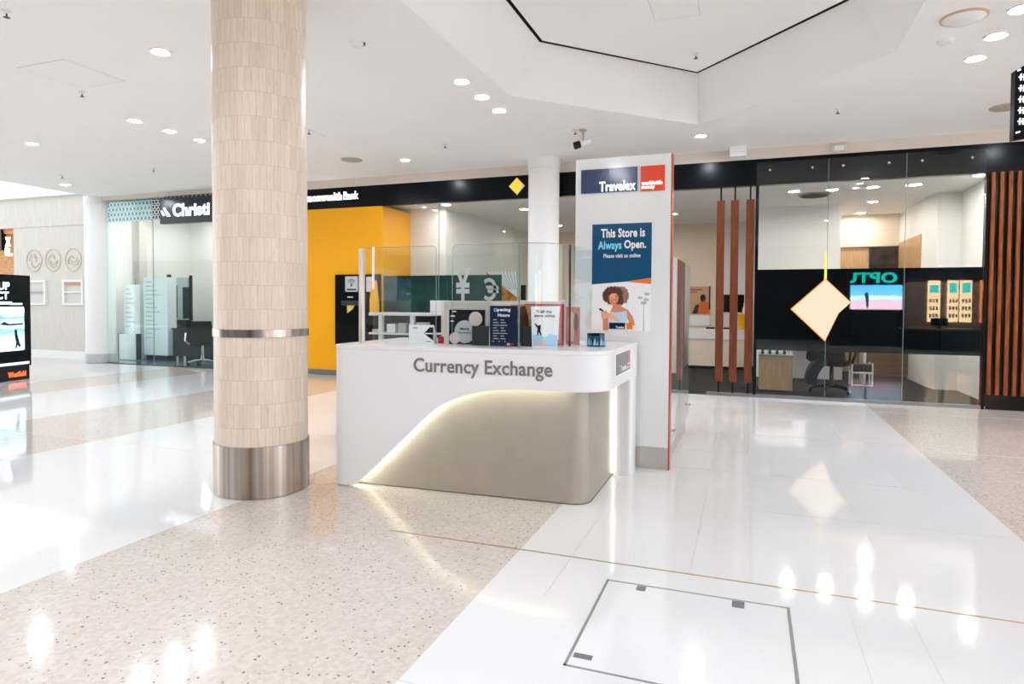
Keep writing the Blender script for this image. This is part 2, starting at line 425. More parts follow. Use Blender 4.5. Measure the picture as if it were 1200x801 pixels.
# access hatch in the floor
t = thing('floor_hatch', 'square tiled access hatch outlined in the white floor', 'access hatch', (-.235, 2.78, 0))
b = MB()
for q in (rect(-.655,.197,3.176,3.186), rect(-.655,.197,2.362,2.372), rect(-.656,-.644,2.362,3.186), rect(.182,.196,2.362,3.186)): b.prism(q, 0, .0015)
obj('hatch_frame', b, mat('worn metal edge', '#8f8e8b', .5, .3), t)
b = MB(); b.box(-.643,.181,2.373,3.175, 0, .0009); obj('hatch_cover', b, M['tile'], t)
for q in (rect(-.50,-.455,3.115,3.17), rect(-.055,0.,3.1,3.17), rect(-.635,-.56,2.43,2.465)):
    b = MB(); b.prism(q, 0, .002); obj('lifting_plate', b, M['grey_metal'], t)

# ------------------------------------------------------------------ ceiling with the octagonal coffer
outer = [(-2.55, 2.0), (-.66, .1), (1.23, 2.0), (1.23, 6.8), (-.65, 8.7), (-2.55, 6.8)]
inner = [(-2.23, 1.95), (-.66, .36), (.91, 1.95), (.91, 6.87), (-.65, 8.46), (-2.23, 6.87)]
ZI = 4.3
bm = bmesh.new()
def loop(pts, z):
    vs = [bm.verts.new((x, y, z)) for x, y in pts]
    return [bm.edges.new((vs[i], vs[(i+1) % len(vs)])) for i in range(len(vs))]
es = loop([(-13.5,-1.6),(9,-1.6),(9,10.6),(-13.8,10.6)], C) + loop(outer, C)
bmesh.ops.triangle_fill(bm, edges=es, use_beauty=True)
me = bpy.data.meshes.new('ceiling'); bm.to_mesh(me); bm.free()
b = MB(); b.v = [v.co.copy() for v in me.vertices]; b.f = [list(p.vertices) for p in me.polygons]; b.m = [0]*len(b.f)
bpy.data.meshes.remove(me)
n = len(outer)
b.add([(*p, C) for p in outer]+[(*p, ZI) for p in inner], [(i, (i+1)%n, n+(i+1)%n, n+i) for i in range(n)], 0)
# dark recess above the coffer's rim
b.add([(*p, ZI) for p in inner]+[(*p, ZI+.12) for p in inner], [(i, (i+1)%n, n+(i+1)%n, n+i) for i in range(n)]+[tuple(range(n, 2*n))], 1)
cy = 4.4
gap = [(-.66+(x+.66)*.972, cy+(y-cy)*.985) for x, y in inner]
b.add([(*p, ZI-.004) for p in gap]+[(*p, ZI+.05) for p in gap], [tuple(range(n))]+[(i, (i+1)%n, n+(i+1)%n, n+i) for i in range(n)], 0)
# slab edges towards the daylight
b.add([(-13.5,-1.6,C),(-13.8,10.6,C),(-13.8,10.6,C+.9),(-13.5,-1.6,C+.9)], [(0,1,2,3)], 0); b.box(-13.5,3.3,-1.9,-1.6,C,C+.9)
struct('ceiling', b, [M['paint'], M['black_matt']], 'white mall ceiling with an octagonal raised coffer', 'ceiling', smooth=False, fixn=False)

# ------------------------------------------------------------------ stone column
cx, cyl_y, R = -3.43, 3.86, .33
t = thing('stone_column', 'round column clad in travertine mosaic with steel kick plate and steel band', 'column', (cx, cyl_y, 0), kind='thing')
b = MB(); b.lathe([(R,.365),(R,C)], (cx,cyl_y,0), 96); obj('stone_shaft', b, M['stone'], t)
b = MB(); b.lathe([(R+.004,0.),(R+.009,.006),(R+.009,.37),(R,.372)], (cx,cyl_y,0), 96); obj('kick_plate', b, M['steel_streak'], t)
b = MB(); b.lathe([(R,1.145),(R+.008,1.147),(R+.008,1.2),(R,1.202)], (cx,cyl_y,0), 96); obj('steel_band', b, M['steel_streak'], t)

def white_column(x, y, r, label, base=None):
    t = thing('white_column', label, 'column', (x, y, 0), kind='thing')
    b = MB(); b.lathe([(r,0.),(r,C-.17)], (x,y,0), 64); obj('column_shaft', b, M['wall_white'], t)
    b = MB(); b.lathe([(r,C-.17),(r+.012,C-.165),(r+.012,C)], (x,y,0), 64); obj('column_collar', b, M['wall_white'], t)
    b = MB(); b.lathe([(r,0.),(r+.015,.01),(r+.015,.2),(r,.205)], (x,y,0), 48); obj('column_base', b, base or M['steel'], t)
white_column(-3.15, 9.98, .25, 'plain white round column rising behind the currency counter')
white_column(-13.85, 10.45, .30, 'plain white round column between timber wall and salon window', mat('tiled column base', '#b9bdbd', .4, noise=.15, nscale=20))

# ------------------------------------------------------------------ shop front row
b = MB(); b.box(-13.6,-8.15, D, D+.15, 3.625, C+.1); b.box(-8.15, 9, D, D+.15, 3.56, C+.1); struct('wall_bulkhead', b, M['paint_warm'], 'beige bulkhead strip between ceiling and black fascia', 'wall')
b = MB(); b.box(-8.15, 9, D, D+.12, 3.172, 3.56); struct('trim_3', b, M['fascia'], 'long glossy black fascia over the bank shop front', 'fascia')
b = MB(); b.box(-8.15,-7.9, D+.02, 14, 0, 3.56); struct('wall_party', b, M['wall_white'], 'white dividing wall between salon and bank', 'wall')
# yellow wall
t = thing('wall_yellow', 'bright yellow wall panel of the bank beside the cash machine', 'wall', (-7.2, D, 0), kind='structure')
b = MB(); b.box(-8.15,-6.37, D, 11.35, .1, 3.172); obj('yellow_panel', b, M['yellow'], t)
b = MB(); b.box(-8.15,-6.36, D-.004, 11.35, 0, .1); obj('skirting', b, M['grey_metal'], t)
# sill under the shop glazing
b = MB(); b.box(-6.37,-2.9, D-.03, D+.09, 0, .05); b.box(-.6,3.0, D-.03, D+.09, 0, .04); struct('trim_4', b, M['grey_metal'], 'low metal sill under the bank glazing', 'sill')

# cash machine
t = thing('cash_machine', 'black cash machine set into the yellow wall', 'cash machine', (-6.9, D, .59))
b = MB(); b.box(-7.375,-6.385, D-.05, D+.02, .59, 1.915); obj('machine_front', b, M['black'], t, bev=.008)
b = MB(); b.plate(rrect(-.14,.14,-.14,.15,.02), (-7.0, D-.051, 1.73), X1, Z1, 0, .004); sg = obj('wifi_sign', b, M['print_grey'], t)
b = MB()
for r in (.04,.075,.11):
    b.plate(circ(0,-.03,r+.012,12,a0=.9,a1=PI-.9)+circ(0,-.03,r,12,a0=.9,a1=PI-.9)[::-1], (-7.0, D-.056, 1.73), X1, Z1, 0, .002)
b.plate(circ(0,-.02,.018), (-7.0, D-.056, 1.73), X1, Z1, 0, .002); b.plate(rect(-.1,.1,-.11,-.085), (-7.0, D-.056, 1.73), X1, Z1, 0, .002)
obj('wifi_symbol', b, M['print_dark'], sg)
b = MB(); b.plate(rrect(-.06,.1,-.14,.14,.02), (-6.62, D-.051, 1.73), X1, Z1, 0, .004); obj('notice', b, M['pinkish'], t)
b = MB(); b.plate(rect(-.07,.05,-.012,.012), (-7.02, D-.051, 1.49), X1, Z1, 0, .006); obj('card_slot', b, M['print_grey'], t)
b = MB(); b.plate(rrect(-.16,.22,-.045,.045,.02), (-7.05, D-.051, 1.38), X1, Z1, 0, .03); obj('machine_shelf', b, M['charcoal'], t)
b = MB(); b.plate([(-.08,.09),(.09,.09),(.05,.02),(-.07,-.06)], (-7.02, D-.051, 1.25), X1, Z1, 0, .01); obj('yellow_flash', b, mat('machine flash', '#d8c653', .4), t)
b = MB(); b.plate([(-.1,-.3),(.1,-.3),(.1,-.1),(.05,.35),(-.06,.35),(-.1,0)], (-6.5, D-.051, 1.45), X1, Z1, 0, .01); obj('yellow_side', b, M['yellow'], t)

# fascia lettering and diamond badge
t = thing('fascia_lettering', 'white lit letters on the black fascia above the yellow wall', 'shop sign', (-8, D, 3.3))
text('Commonwealth', (-8.41, D, 3.322), X1, Z1, 1.17, .15, M['lit_white'], t, 'bold_word', .02, .03, False, -.002)
text('Bank', (-7.20, D, 3.324), X1, Z1, .32, .15, M['lit_white'], t, 'light_word', .02, .0, False, -.002)
t = thing('diamond_badge', 'small yellow diamond badge on the black fascia beside white column', 'badge', (-3.73, D, 3.38))
b = MB(); b.plate([(-.14,0),(0,.14),(.13,.01),(.0,-.14)], (-3.73, D, 3.38), X1, Z1, -.003, .015); obj('badge_face', b, mat('badge yellow', '#f3b63a', .4, em=.5), t)
b = MB(); b.plate([(.06,-.075),(.075,.02),(.13,.01),(.145,-.0),(.0,-.155),(0,-.14)], (-3.73, D, 3.38), X1, Z1, .001, .017); obj('badge_corner', b, M['print_white'], t)

# glazing of the bank
def pane(name, x0, x1, z0, z1, label, y=D+.02, th=.012, m=None, joints=()):
    b = MB(); b.box(x0, x1, y, y+th, z0, z1, 0)
    for x in joints: b.box(x-.003, x+.003, y-.002, y+th+.002, z0, z1, 1)
    return struct(name, b, [m or M['glass'], M['glass_edge']], label, 'window', smooth=False)
pane('window_1', -6.365, -2.95, .05, 3.172, 'frameless glass front of the bank behind the counter', joints=(-5.22,))
pane('window_2', .075, 2.945, .04, 3.5, 'large frameless glass front of the bank with dark middle band', y=D-.03, joints=(1.045, 2.02))
b = MB(); b.box(.075, 2.945, D+.0, D+.006, .715, 1.915); struct('window_film', b, M['film'], 'dark mirror band across the right glass front', 'window band')
b = MB(); b.box(-6.365,-4.02, D+.05, D+.056, .60, 1.885); struct('window_film_green', b, M['film_green'], 'dark green band across the left glass front', 'window band')
# black posts
b = MB(); b.box(.07,.115, D-.02, D+.06, .04, 3.172); struct('trim_5', b, M['fascia'], 'black upright at the left of the right glass front', 'frame')
b = MB(); b.box(2.95, 2.985, D-.04, D+.06, 0, 3.172); struct('trim_6', b, M['fascia'], 'black upright at the right of the right glass front', 'frame')
# fixing studs along the top of the right glazing
for i, x in enumerate((.26,.83,1.23,1.8,2.2,2.78)):
    b = MB(); b.tube([(x,D-.03,3.378),(x,D-.05,3.378)], [.02,.016], 14); o = obj('glass_fixing', b, M['chrome'], None, (x, D-.03, 3.378))
    tag(o, 'round steel glass fixing, %s from the left across the black fascia' % ('first','second','third','fourth','fifth','sixth')[i], 'fixing', 'fixings on the right glass front')

# three hanging timber fins at the bank entrance
sl = None
for i, (x0, x1) in enumerate(((-.482,-.367),(-.28,-.162),(-.062,.056))):
    xm = (x0+x1)/2
    lab = ('timber hanging fin nearest the white sign panel', 'middle timber fin of the three hanging at the bank entrance', 'timber hanging fin next to the black window upright')[i]
    if sl is None:
        sl = thing('hanging_timber_fin', lab, 'screen fin', (xm, D+.03, 0), 'timber fins at the bank entrance')
        b = MB(); b.box(x0, x1, D, D+.06, .21, 2.97); obj('timber_blade', b, M['timber'], sl, bev=.004)
        b = MB(); b.box(xm-.012, xm+.012, D+.02, D+.04, 2.97, 3.172); obj('upper_rod', b, M['black'], sl)
        b = MB(); b.box(xm-.012, xm+.012, D+.02, D+.04, 0, .21); obj('lower_rod', b, M['black'], sl)
    else: copy_tree(sl, (xm, D+.03, 0), lab)

# black wall with vertical slats, right
t = thing('slatted_wall', 'black wall clad with narrow vertical timber slats at right', 'wall cladding', (4.4, D, 0), kind='structure')
b = MB(); b.box(2.985, 9, D-.02, D+.1, 0, 3.172); obj('wall_backing', b, M['black'], t)
b = MB()
for k in range(40):
    x = 3.0+k*.095; b.box(x, x+.042, D-.07, D-.02, .2, 3.165)
obj('timber_slats', b, M['timber_dark'], t, bev=.003)

# ------------------------------------------------------------------ bank interior
BC = 3.25
b = MB(); b.box(-8, 6, D+.13, 17.2, BC, BC+.1); struct('ceiling_bank', b, M['paint'], 'white ceiling inside the bank', 'ceiling')
b = MB(); b.box(-8.0,-5.6, 11.36, 17, 0, BC); struct('wall_left', b, M['wall_white'], 'white wall block inside the bank behind the glass', 'wall')
b = MB(); b.box(-5.6, 6, 16.4, 16.6, 0, BC); struct('wall_rear', b, M['wall_cream'], 'cream rear wall of the bank', 'wall')
b = MB(); b.box(.1, 1.57, 13.25, 16.4, 0, BC); struct('wall_middle', b, M['wall_white'], 'white partition block inside the bank', 'wall')
b = MB(); b.box(-.70, .1, 15.4, 16.4, 0, BC); struct('wall_back', b, M['wall_white'], 'white wall behind the bank counter monitor', 'wall')
b = MB(); b.box(-3.2,-.70, 15.4, 16.4, 0, BC); struct('wall_entrance', b, M['wall_cream'], 'cream wall facing the bank entrance', 'wall')
b = MB(); b.prism([(2.9,12.4),(3.23,12.4),(3.2,10.42),(6,10.42),(6,16.4),(2.85,16.4),(2.85,12.85)], 0, BC); struct('wall_right', b, M['wall_white'], 'white angled wall at the right of the bank interior', 'wall')
b = MB(); b.box(1.57, 2.85, 15.0, 16.4, 2.6, BC); struct('wall_lintel', b, M['wall_cream'], 'cream wall above the timber panel at the back', 'wall')
b = MB(); b.box(1.57, 2.85, 15.05, 15.2, 0, 2.6); struct('wall_timber', b, M['oak'], 'pale timber wall panel at the back of the bank', 'wall')
t = thing('wall_screen', 'dark wall screen beside the timber panel high at the back', 'screen', (2.6, 15.05, 2.1))
b = MB(); b.box(2.31, 2.84, 15.0, 15.045, 1.5, 2.58); obj('screen_frame', b, M['charcoal'], t, bev=.005)
b = MB(); b.box(2.33, 2.82, 14.994, 15.0, 1.52, 2.56); obj('screen_glass', b, mat('brown dark screen', '#3a3029', .15, noise=.5, nscale=5), t)
b = MB(); b.box(2.838, 2.85, 13.2, 15, 1.2, 2.66); struct('trim_7', b, M['oak'], 'timber strip on the side wall of the bank', 'wall panel')
# low timber cabinet
t = thing('timber_cabinet', 'low oak cabinet standing inside the window at its left end', 'cabinet', (.4, 11.3, 0))
b = MB(); b.box(.165,.665, 11.1, 11.6, .02,.56); obj('cabinet_body', b, M['oak'], t, bev=.004)
b = MB(); b.box(.155,.675, 11.09, 11.61, .56,.585); obj('cabinet_top', b, M['grey_metal'], t)
for k in range(4):
    x = .22+k*.11
    b = MB(); b.lathe([(.02,0),(.026,.03),(.012,.07),(.001,.075)], (x, 11.3, .586), 10); o = obj('desk_ornament', b, M['charcoal'], None, (x, 11.3, .586))
    tag(o, 'small dark ornament on the oak cabinet, %s from the left' % ('first','second','third','fourth')[k], 'ornament', 'ornaments on the oak cabinet')
# white desk
t = thing('white_desk', 'white desk behind the black office chair in the bank', 'desk', (1.3, 12.9, 0))
b = MB(); b.box(.72, 1.95, 12.75, 13.2, .70, .74); obj('desk_top', b, M['white'], t, bev=.004)
b = MB(); b.box(.72, 1.62, 13.1, 13.14, .02, .70); obj('modesty_panel', b, M['white'], t)
for x in (.74, 1.93):
    b = MB(); b.box(x-.02, x+.02, 12.76, 13.19, 0, .70); obj('desk_leg', b, M['white'], t)
t = thing('white_stool', 'white framed low stool with dark seat beside the office chair', 'stool', (1.83, 12.5, 0))
b = MB(); b.box(1.68, 1.99, 12.35, 12.65, .25, .38); obj('seat', b, M['charcoal'], t, bev=.015)
b = MB()
for x in (1.68, 1.99): b.tube([(x,12.36,0),(x,12.36,.40)], .014, 8); b.tube([(x,12.64,0),(x,12.64,.40)], .014, 8)
b.tube([(1.68,12.36,.23),(1.99,12.36,.23)], .014, 8); b.tube([(1.68,12.36,.015),(1.99,12.36,.015)], .01, 8)
obj('stool_frame', b, M['white'], t)
b = MB(); b.box(2.0, 2.846, 14.0, 14.15, .02, 1.3); o = struct('wall_low', b, M['walnut'], 'brown low partition at the back of the bank', 'partition')

def star_chair(loc, rot, label, metal, fab, scale=1., armless=False):
    t = thing('office_chair', label, 'chair', loc, rot=rot)
    W = Matrix.Translation(V(loc)) @ Matrix.Rotation(rot, 4, 'Z') @ Matrix.Scale(scale, 4)
    def B():
        q = MB(); q.T = W; return q
    q = B(); q.prism(rrect(-.25,.25,-.24,.25,.09), .44, .53); obj('seat', q, fab, t, bev=.02)
    rows = []
    for i in range(9):
        u = -1+2*i/8; rows.append([(.27*u*(1-.12*v), .24+.05*(1-u*u)+.06*v+d, .52+.45*v) for v, d in ((0,0),(.33,0),(.66,0),(1,0),(1,.05),(.66,.05),(.33,.05),(0,.05),(0,0))])
    q = B(); q.strip(rows); q.add([p for p in rows[0]], [tuple(range(9))]); q.add([p for p in rows[-1]], [tuple(range(9))]); obj('backrest', q, fab, t)
    if not armless:
        for s in (-1, 1):
            q = B(); q.tube([(s*.22,.2,.47),(s*.31,.2,.55),(s*.31,.16,.70),(s*.31,-.12,.71),(s*.30,-.2,.66),(s*.24,-.2,.47)], .018, 8); obj('armrest', q, metal, t)
    q = B(); q.cyl((0,0,.1),(0,0,.44), .035, .028, 14); q.cyl((0,0,.09),(0,0,.2), .05, .045, 14); obj('gas_lift', q, metal, t)
    for k in range(5):
        a = k*2*PI/5+.3; c, s_ = math.cos(a), math.sin(a)
        q = B(); q.tube([(0,0,.12),(.16*c,.16*s_,.105),(.3*c,.3*s_,.065)], [.03,.024,.016], 8); l = obj('base_leg', q, metal, t)
        q = B(); q.cyl((.3*c-.02*s_,.3*s_+.02*c,.03),(.3*c+.02*s_,.3*s_-.02*c,.03), .03, .03, 12); obj('caster', q, M['black_matt'], l)
    return t
oc = star_chair((1.24, 11.25, 0), 2.75, 'black office chair behind the glass below the lit diamond', M['black'], M['black_matt'], 1.0)
b = MB(); rows = []
for i in range(11):
    u = i/10; w = .12+.05*math.sin(u*PI)
    x = 1.24-.40*math.sin(u*PI/2)**1.15; z = .64-.46*(1-math.cos(u*PI/2)); k_ = .10+.06*u
    rows.append([(x, 11.1-w, z), (x-.01, 11.1, z+.03), (x, 11.1+w, z), (x+k_, 11.1+w, z-.06), (x+k_, 11.1-w, z-.06), (x, 11.1-w, z)])
b.strip(rows); b.add(rows[-1][:5], [(0,1,2,3,4)]); b.add(rows[0][:5], [(0,1,2,3,4)])
obj('curved_arm', b, mat('dark teal cloth', '#10222b', .7), oc)

# white service counter at the bank entrance
t = thing('bank_counter', 'white and cream bank counter seen through the entrance', 'counter', (-.6, 14.5, 0))
b = MB(); b.box(-1.35,.0, 14.4, 14.9, .64,.86); obj('counter_band', b, M['white'], t, bev=.004)
b = MB(); b.box(-1.35,.0, 14.42, 14.9, .06,.64); obj('counter_front', b, M['wall_cream'], t)
b = MB(); b.box(-1.35,.0, 14.45, 14.9, 0,.06); obj('plinth', b, M['black_matt'], t)
t = thing('counter_monitor', 'black monitor on the bank counter seen between the timber slats', 'monitor', (-.3, 14.7, .86))
b = MB(); b.box(-.56,-.1, 14.6, 14.63, 1.22, 1.6); obj('monitor_screen', b, M['black'], t, bev=.006)
b = MB(); b.cyl((-.33,14.65,.88),(-.33,14.65,1.3), .02); b.box(-.43,-.23, 14.57, 14.73, .86,.88); obj('monitor_stand', b, M['black'], t)
t = thing('yellow_bucket', 'yellow tub with white bottle on the bank counter', 'tub', (-.12, 14.55, .86))
b = MB(); b.lathe([(.075,0),(.095,.32),(.085,.325),(.07,.02)], (-.12,14.55,.861), 20); obj('tub_body', b, M['yellow'], t)
b = MB(); b.lathe([(.03,.1),(.035,.42),(.012,.5),(.012,.56),(.001,.56)], (-.1,14.55,.861), 12); obj('bottle', b, M['white'], t)
for x, l in ((-.78,'black key pad lying on the left of the bank counter'),(-.42,'black key pad lying on the bank counter below the monitor')):
    b = MB(); b.box(x-.09, x+.09, 14.45, 14.55, .861,.895); o = obj('key_pad', b, M['black_matt'], None, (x, 14.5, .861), bev=.004); tag(o, l, 'key pad', 'key pads on the bank counter')
t = thing('portrait_poster', 'poster of a person in orange on the cream wall', 'poster', (-1.05, 15.39, 1.2))
b = MB(); b.box(-1.36,-.84, 15.375, 15.401, 1.17, 1.8); obj('poster_sheet', b, mat('poster tan ground', '#c99d80', .5), t)
b = MB(); o_ = (-1.36,15.374,1.17)
b.plate([(.22,.0),(.5,.0),(.48,.26),(.40,.3),(.28,.26)], o_, X1, Z1, 0,.001, 0); b.plate([(.12,0),(.24,0),(.28,.22),(.2,.2)], o_, X1, Z1, 0,.0015, 1)
b.plate(circ(.38,.35,.055,16,.075), o_, X1, Z1, .001,.002, 2); b.plate(circ(.36,.36,.06,16,.09,.5,4.6), o_, X1, Z1, .0015,.0025, 3)
b.plate(rect(.04,.34,.54,.57), o_, X1, Z1, 0,.001, 4); b.plate(rect(.04,.24,.49,.51), o_, X1, Z1, 0,.001, 4); b.plate(rect(.49,.52,.1,.63), o_, X1, Z1, 0,.001, 3)
obj('printed_picture', b, [mat('orange jumper', '#d2691e', .5), M['charcoal'], mat('brown skin print', '#7a4a33', .5), M['print_dark'], mat('brown print', '#8a5a44', .5)], t)
b = MB(); b.box(-1.36,-.84, 15.38, 15.401, .9, 1.13); o = obj('white_notice', b, M['print_white'], None, (-1.1,15.39,.9)); tag(o, 'pale notice board under the portrait poster', 'notice')

# wall poster with slanted stripes seen through the left glazing
t = thing('slanted_poster', 'orange photo poster under grey slanted stripes behind the counter glass', 'poster', (-4.45, 11.5, 1.4))
b = MB(); b.box(-4.79,-4.15, 11.5, 11.52, 1.38, 2.0, 0)
o_ = (-4.79, 11.499, 1.38)
b.plate([(0,.62),(.64,.62),(.64,.12)], o_, X1, Z1, 0,.002, 1)
for k in range(9):
    x = .06+k*.07; b.plate([(x,.62),(x+.02,.62),(x+.02+(.66-x)*.55,max(.12,.62-(.62)*(.55)-.0)),(x+(.66-x)*.55,max(.12,.62-.62*.55))], o_, X1, Z1, .002,.003, 2)
b.plate([(.0,.0),(.2,.0),(.1,.4),(0,.5)], o_, X1, Z1, .002,.004, 3)
obj('poster_sheet', b, [M['orange_pic'], M['print_white'], M['print_grey'], M['charcoal']], t)
b = MB(); b.box(-4.15,-3.3, 11.5, 11.9, 0, 1.45); o = obj('white_cabinet', b, M['white'], None, (-3.7,11.5,0), bev=.004); tag(o, 'white cabinet in the bank behind the round white column', 'cabinet')
b = MB(); b.box(-4.6,-4.5, 12.98, 13.05, .0, 1.78); o = obj('black_pillar_sign', b, M['black'], None, (-4.55,13,0)); tag(o, 'narrow black pillar sign inside the bank', 'sign')

# bank ceiling lights
def downlight(x, y, z, label, group, lens, r=.075, proto={}):
    key = (r, lens.name)
    if key not in proto:
        t = thing('downlight', label, 'ceiling light', (x, y, z), group)
        b = MB(); b.lathe([(r*.82,-.002),(r*1.12,-.012),(r*1.22,-.006),(r*1.22,.0)], (x,y,z), 28); obj('trim_ring', b, M['white'], t)
        b = MB(); b.add([(x+r*.84*math.cos(2*PI*k/20), y+r*.84*math.sin(2*PI*k/20), z-.004) for k in range(20)], [tuple(range(19,-1,-1))]); obj('lens', b, lens, t, fixn=False)
        proto[key] = t; return t
    return copy_tree(proto[key], (x, y, z), label, group)
names = ('left of the dark vent', 'right of the dark vent', 'third along the glass', 'largest one deeper inside', 'deepest one above the timber panel', 'beside the right wall', 'at the far right by the glass')
for (x, y), l in zip(((.66,11.5),(1.23,11.52),(1.8,11.48),(2.06,13.1),(2.09,14.6),(2.37,11.44),(3.05,10.9)), names):
    downlight(x, y, BC, 'bank ceiling downlight, ' + l, 'downlights in the bank', M['lens_bank'], .09)
for (x, y), l in zip(((-5.4,11.0),(-4.2,12.0),(-3.0,13.5),(-1.6,11.6),(-1.5,13.6),(-4.3,14.8)), ('by the yellow corner','behind the left glass','above the white column','inside the entrance','above the bank counter','far back on the left')):
    downlight(x, y, BC, 'bank ceiling downlight, ' + l, 'downlights in the bank', M['lens_bank'], .09)
t = thing('ceiling_vent', 'round dark ceiling vent inside the bank', 'vent', (1.0, 11.95, BC))
b = MB(); b.lathe([(.05,-.02),(.22,-.025),(.26,-.0)], (1.0,11.95,BC), 28); obj('vent_plate', b, M['grey_metal'], t)
b = MB()
for k in range(3): b.lathe([(.07+k*.06,-.03),(.09+k*.06,-.034),(.1+k*.06,-.024)], (1.0,11.95,BC), 24)
obj('vent_louvre', b, M['black_matt'], t)

# lit diamond
t = thing('lit_diamond', 'glowing cream diamond lightbox against the dark glass band', 'lit sign', (1.03, D-.12, 1.3))
dp = [(.585,1.33),(1.025,1.755),(1.345,1.43),(1.195,1.275),(1.03,.885)]
ctr = (1.0,1.33)
big = [(ctr[0]+(x-ctr[0])*1.035, ctr[1]+(z-ctr[1])*1.035) for x, z in dp]
b = MB(); b.plate(big, (0,D-.045,0), X1, Z1, 0,.05); obj('lightbox_edge', b, M['diamond_edge'], t)
b = MB(); b.plate(dp, (0,D-.095,0), X1, Z1, 0,.006); obj('lightbox_face', b, M['diamond'], t)
b = MB(); b.plate([(1.01,1.75),(1.04,1.75),(1.035,2.15),(1.02,2.15)], (0,D-.05,0), X1, Z1, 0,.01); obj('glint', b, mat('yellow hanger', '#e0d030', .4, em=.6), t)  # glowing strip standing in for a reflection streak on the glass joint

# ------------------------------------------------------------------ currency counter
SL = .045
def fy(x): return 4.100+SL*(x+2.87)
CUT = [(-2.815,.0),(-2.77,.03),(-2.69,.095),(-2.614,.165),(-2.405,.365),(-2.2,.563),(-2.13,.62),(-2.06,.665),(-1.98,.702),(-1.9,.733),(-1.82,.757),(-1.74,.775),(-1.65,.789),(-1.55,.796),(-1.4,.80),(-.5,.80)]
TOP = 1.076
ct = thing('currency_counter', 'white curved service counter with glowing cut-away grey front', 'counter', (-1.9, 4.7, 0))
def plan():
    pts = []      # (x, y, nx, ny, bottom)
    xl = -2.985; r = .10
    for y in (5.2, 4.7, fy(-2.87)+r): pts.append((xl, y, -1, 0, .012))
    c = (xl+r, fy(-2.88)+r)
    for k in range(1, 8):
        a = PI+PI/2*k/8; pts.append((c[0]+r*math.cos(a), c[1]+r*math.sin(a), math.cos(a), math.sin(a), .012))
    n = 70
    for k in range(n+1):
        x = -2.88+(1.75)*k/n; pts.append((x, fy(x), 0, -1, max(.012, lerp_curve(CUT, x)) if x > -2.83 else .012))
    r = .25; c = (-1.13, fy(-1.13)+r)
    for k in range(1, 13):
        a = 1.5*PI+PI/2*k/12; pts.append((c[0]+r*math.cos(a), c[1]+r*math.sin(a), math.cos(a), math.sin(a), .80))
    for y in (4.9, 5.155, 5.42): pts.append((-.88, y, 1, 0, .80))
    return pts
PL = plan()
b = MB(); th = .022; rows = []
for x, y, nx, ny, zb in PL:
    rows.append([(x-nx*th, y-ny*th, TOP-.03), (x, y, TOP-.03), (x, y, zb), (x-nx*th, y-ny*th, zb), (x-nx*th, y-ny*th, TOP-.03)])
b.strip(rows); b.add(rows[0][:4], [(0,1,2,3)]); b.add(rows[-1][:4], [(0,1,2,3)])
obj('front_shell', b, M['white'], ct)
b = MB()
outl = [(x+nx*.004, y+ny*.004) for x, y, nx, ny, _ in PL]
b.prism(outl+[(-1.4,5.42),(-1.4,4.95),(-2.5,4.95),(-2.5,5.2)], TOP-.03, TOP); obj('counter_top', b, M['white'], ct, bev=.003)
# recessed grey body
g = [(-2.9, fy(-2.9)+.107)]
g += [(x, fy(x)+.107) for x in (-2.5,-2.,-1.5)]
r = .12; c = (-1.028-r, fy(-1.15)+.107+r)
g += [(c[0]+r*math.cos(1.5*PI+PI/2*k/10), c[1]+r*math.sin(1.5*PI+PI/2*k/10)) for k in range(11)]
g += [(-1.028,5.16),(-1.4,5.16),(-1.4,4.6),(-2.9,4.6)]
b = MB(); b.prism(g, .008, 1.0); obj('grey_body', b, M['counter_dark'], ct)
b = MB(); b.prism([(x-.0,y+.02) for x, y in g], 0, .008); obj('toe_gap', b, M['black_matt'], ct)
b = MB(); b.prism(rrect(-1.02,-.88,5.16,5.42,.03,4,'bc'), 0, .80); obj('side_pier', b, M['white'], ct)
# led lines tucked behind the shell
b = MB(); path = []
for k in range(60):
    x = -2.80+1.67*k/59; path.append((x-.014, fy(x)+.033, max(.02, lerp_curve(CUT, x))+.016))
b.tube(path, .007, 6)
obj('led_line', b, M['led'], ct)
b = MB(); b.box(-1.022,-1.017, 5.148, 5.156, .02, .79); obj('led_upright', b, mat('led upright', '#ffffff', .3, em=6, emcol='#f3fbe6'), ct)
# lettering
ux = V((1, SL, 0)).normalized()
text('Currency Exchange', (-2.286, fy(-2.286)-.0005, .8655), ux, Z1, 1.04, .132, M['bronze'], ct, 'front_lettering', .006, .012)
# logo plate on the side
b = MB(); b.plate(rect(4.485,5.085,.872,1.048), (-.88,0,0), Y1, Z1, 0,.002); lp = obj('side_logo_plate', b, M['print_white'], ct)
b = MB(); b.plate(rect(4.505,4.92,.885,1.036), (-.878,0,0), Y1, Z1, 0,.002); obj('logo_grey_field', b, M['navy_glossy'], lp)
b = MB(); b.plate(rect(4.93,5.07,.885,1.036), (-.878,0,0), Y1, Z1, 0,.002); obj('logo_red_field', b, M['red_glossy'], lp)
text('Travelex', (-.8758, 4.68, .897), Y1, Z1, .23, .045, M['print_white'], lp, 'logo_lettering', .001, .02)
text('worldwide\nmoney', (-.8758, 4.94, .897), Y1, Z1, .11, .045, M['print_white'], lp, 'logo_lettering', .001, .0)

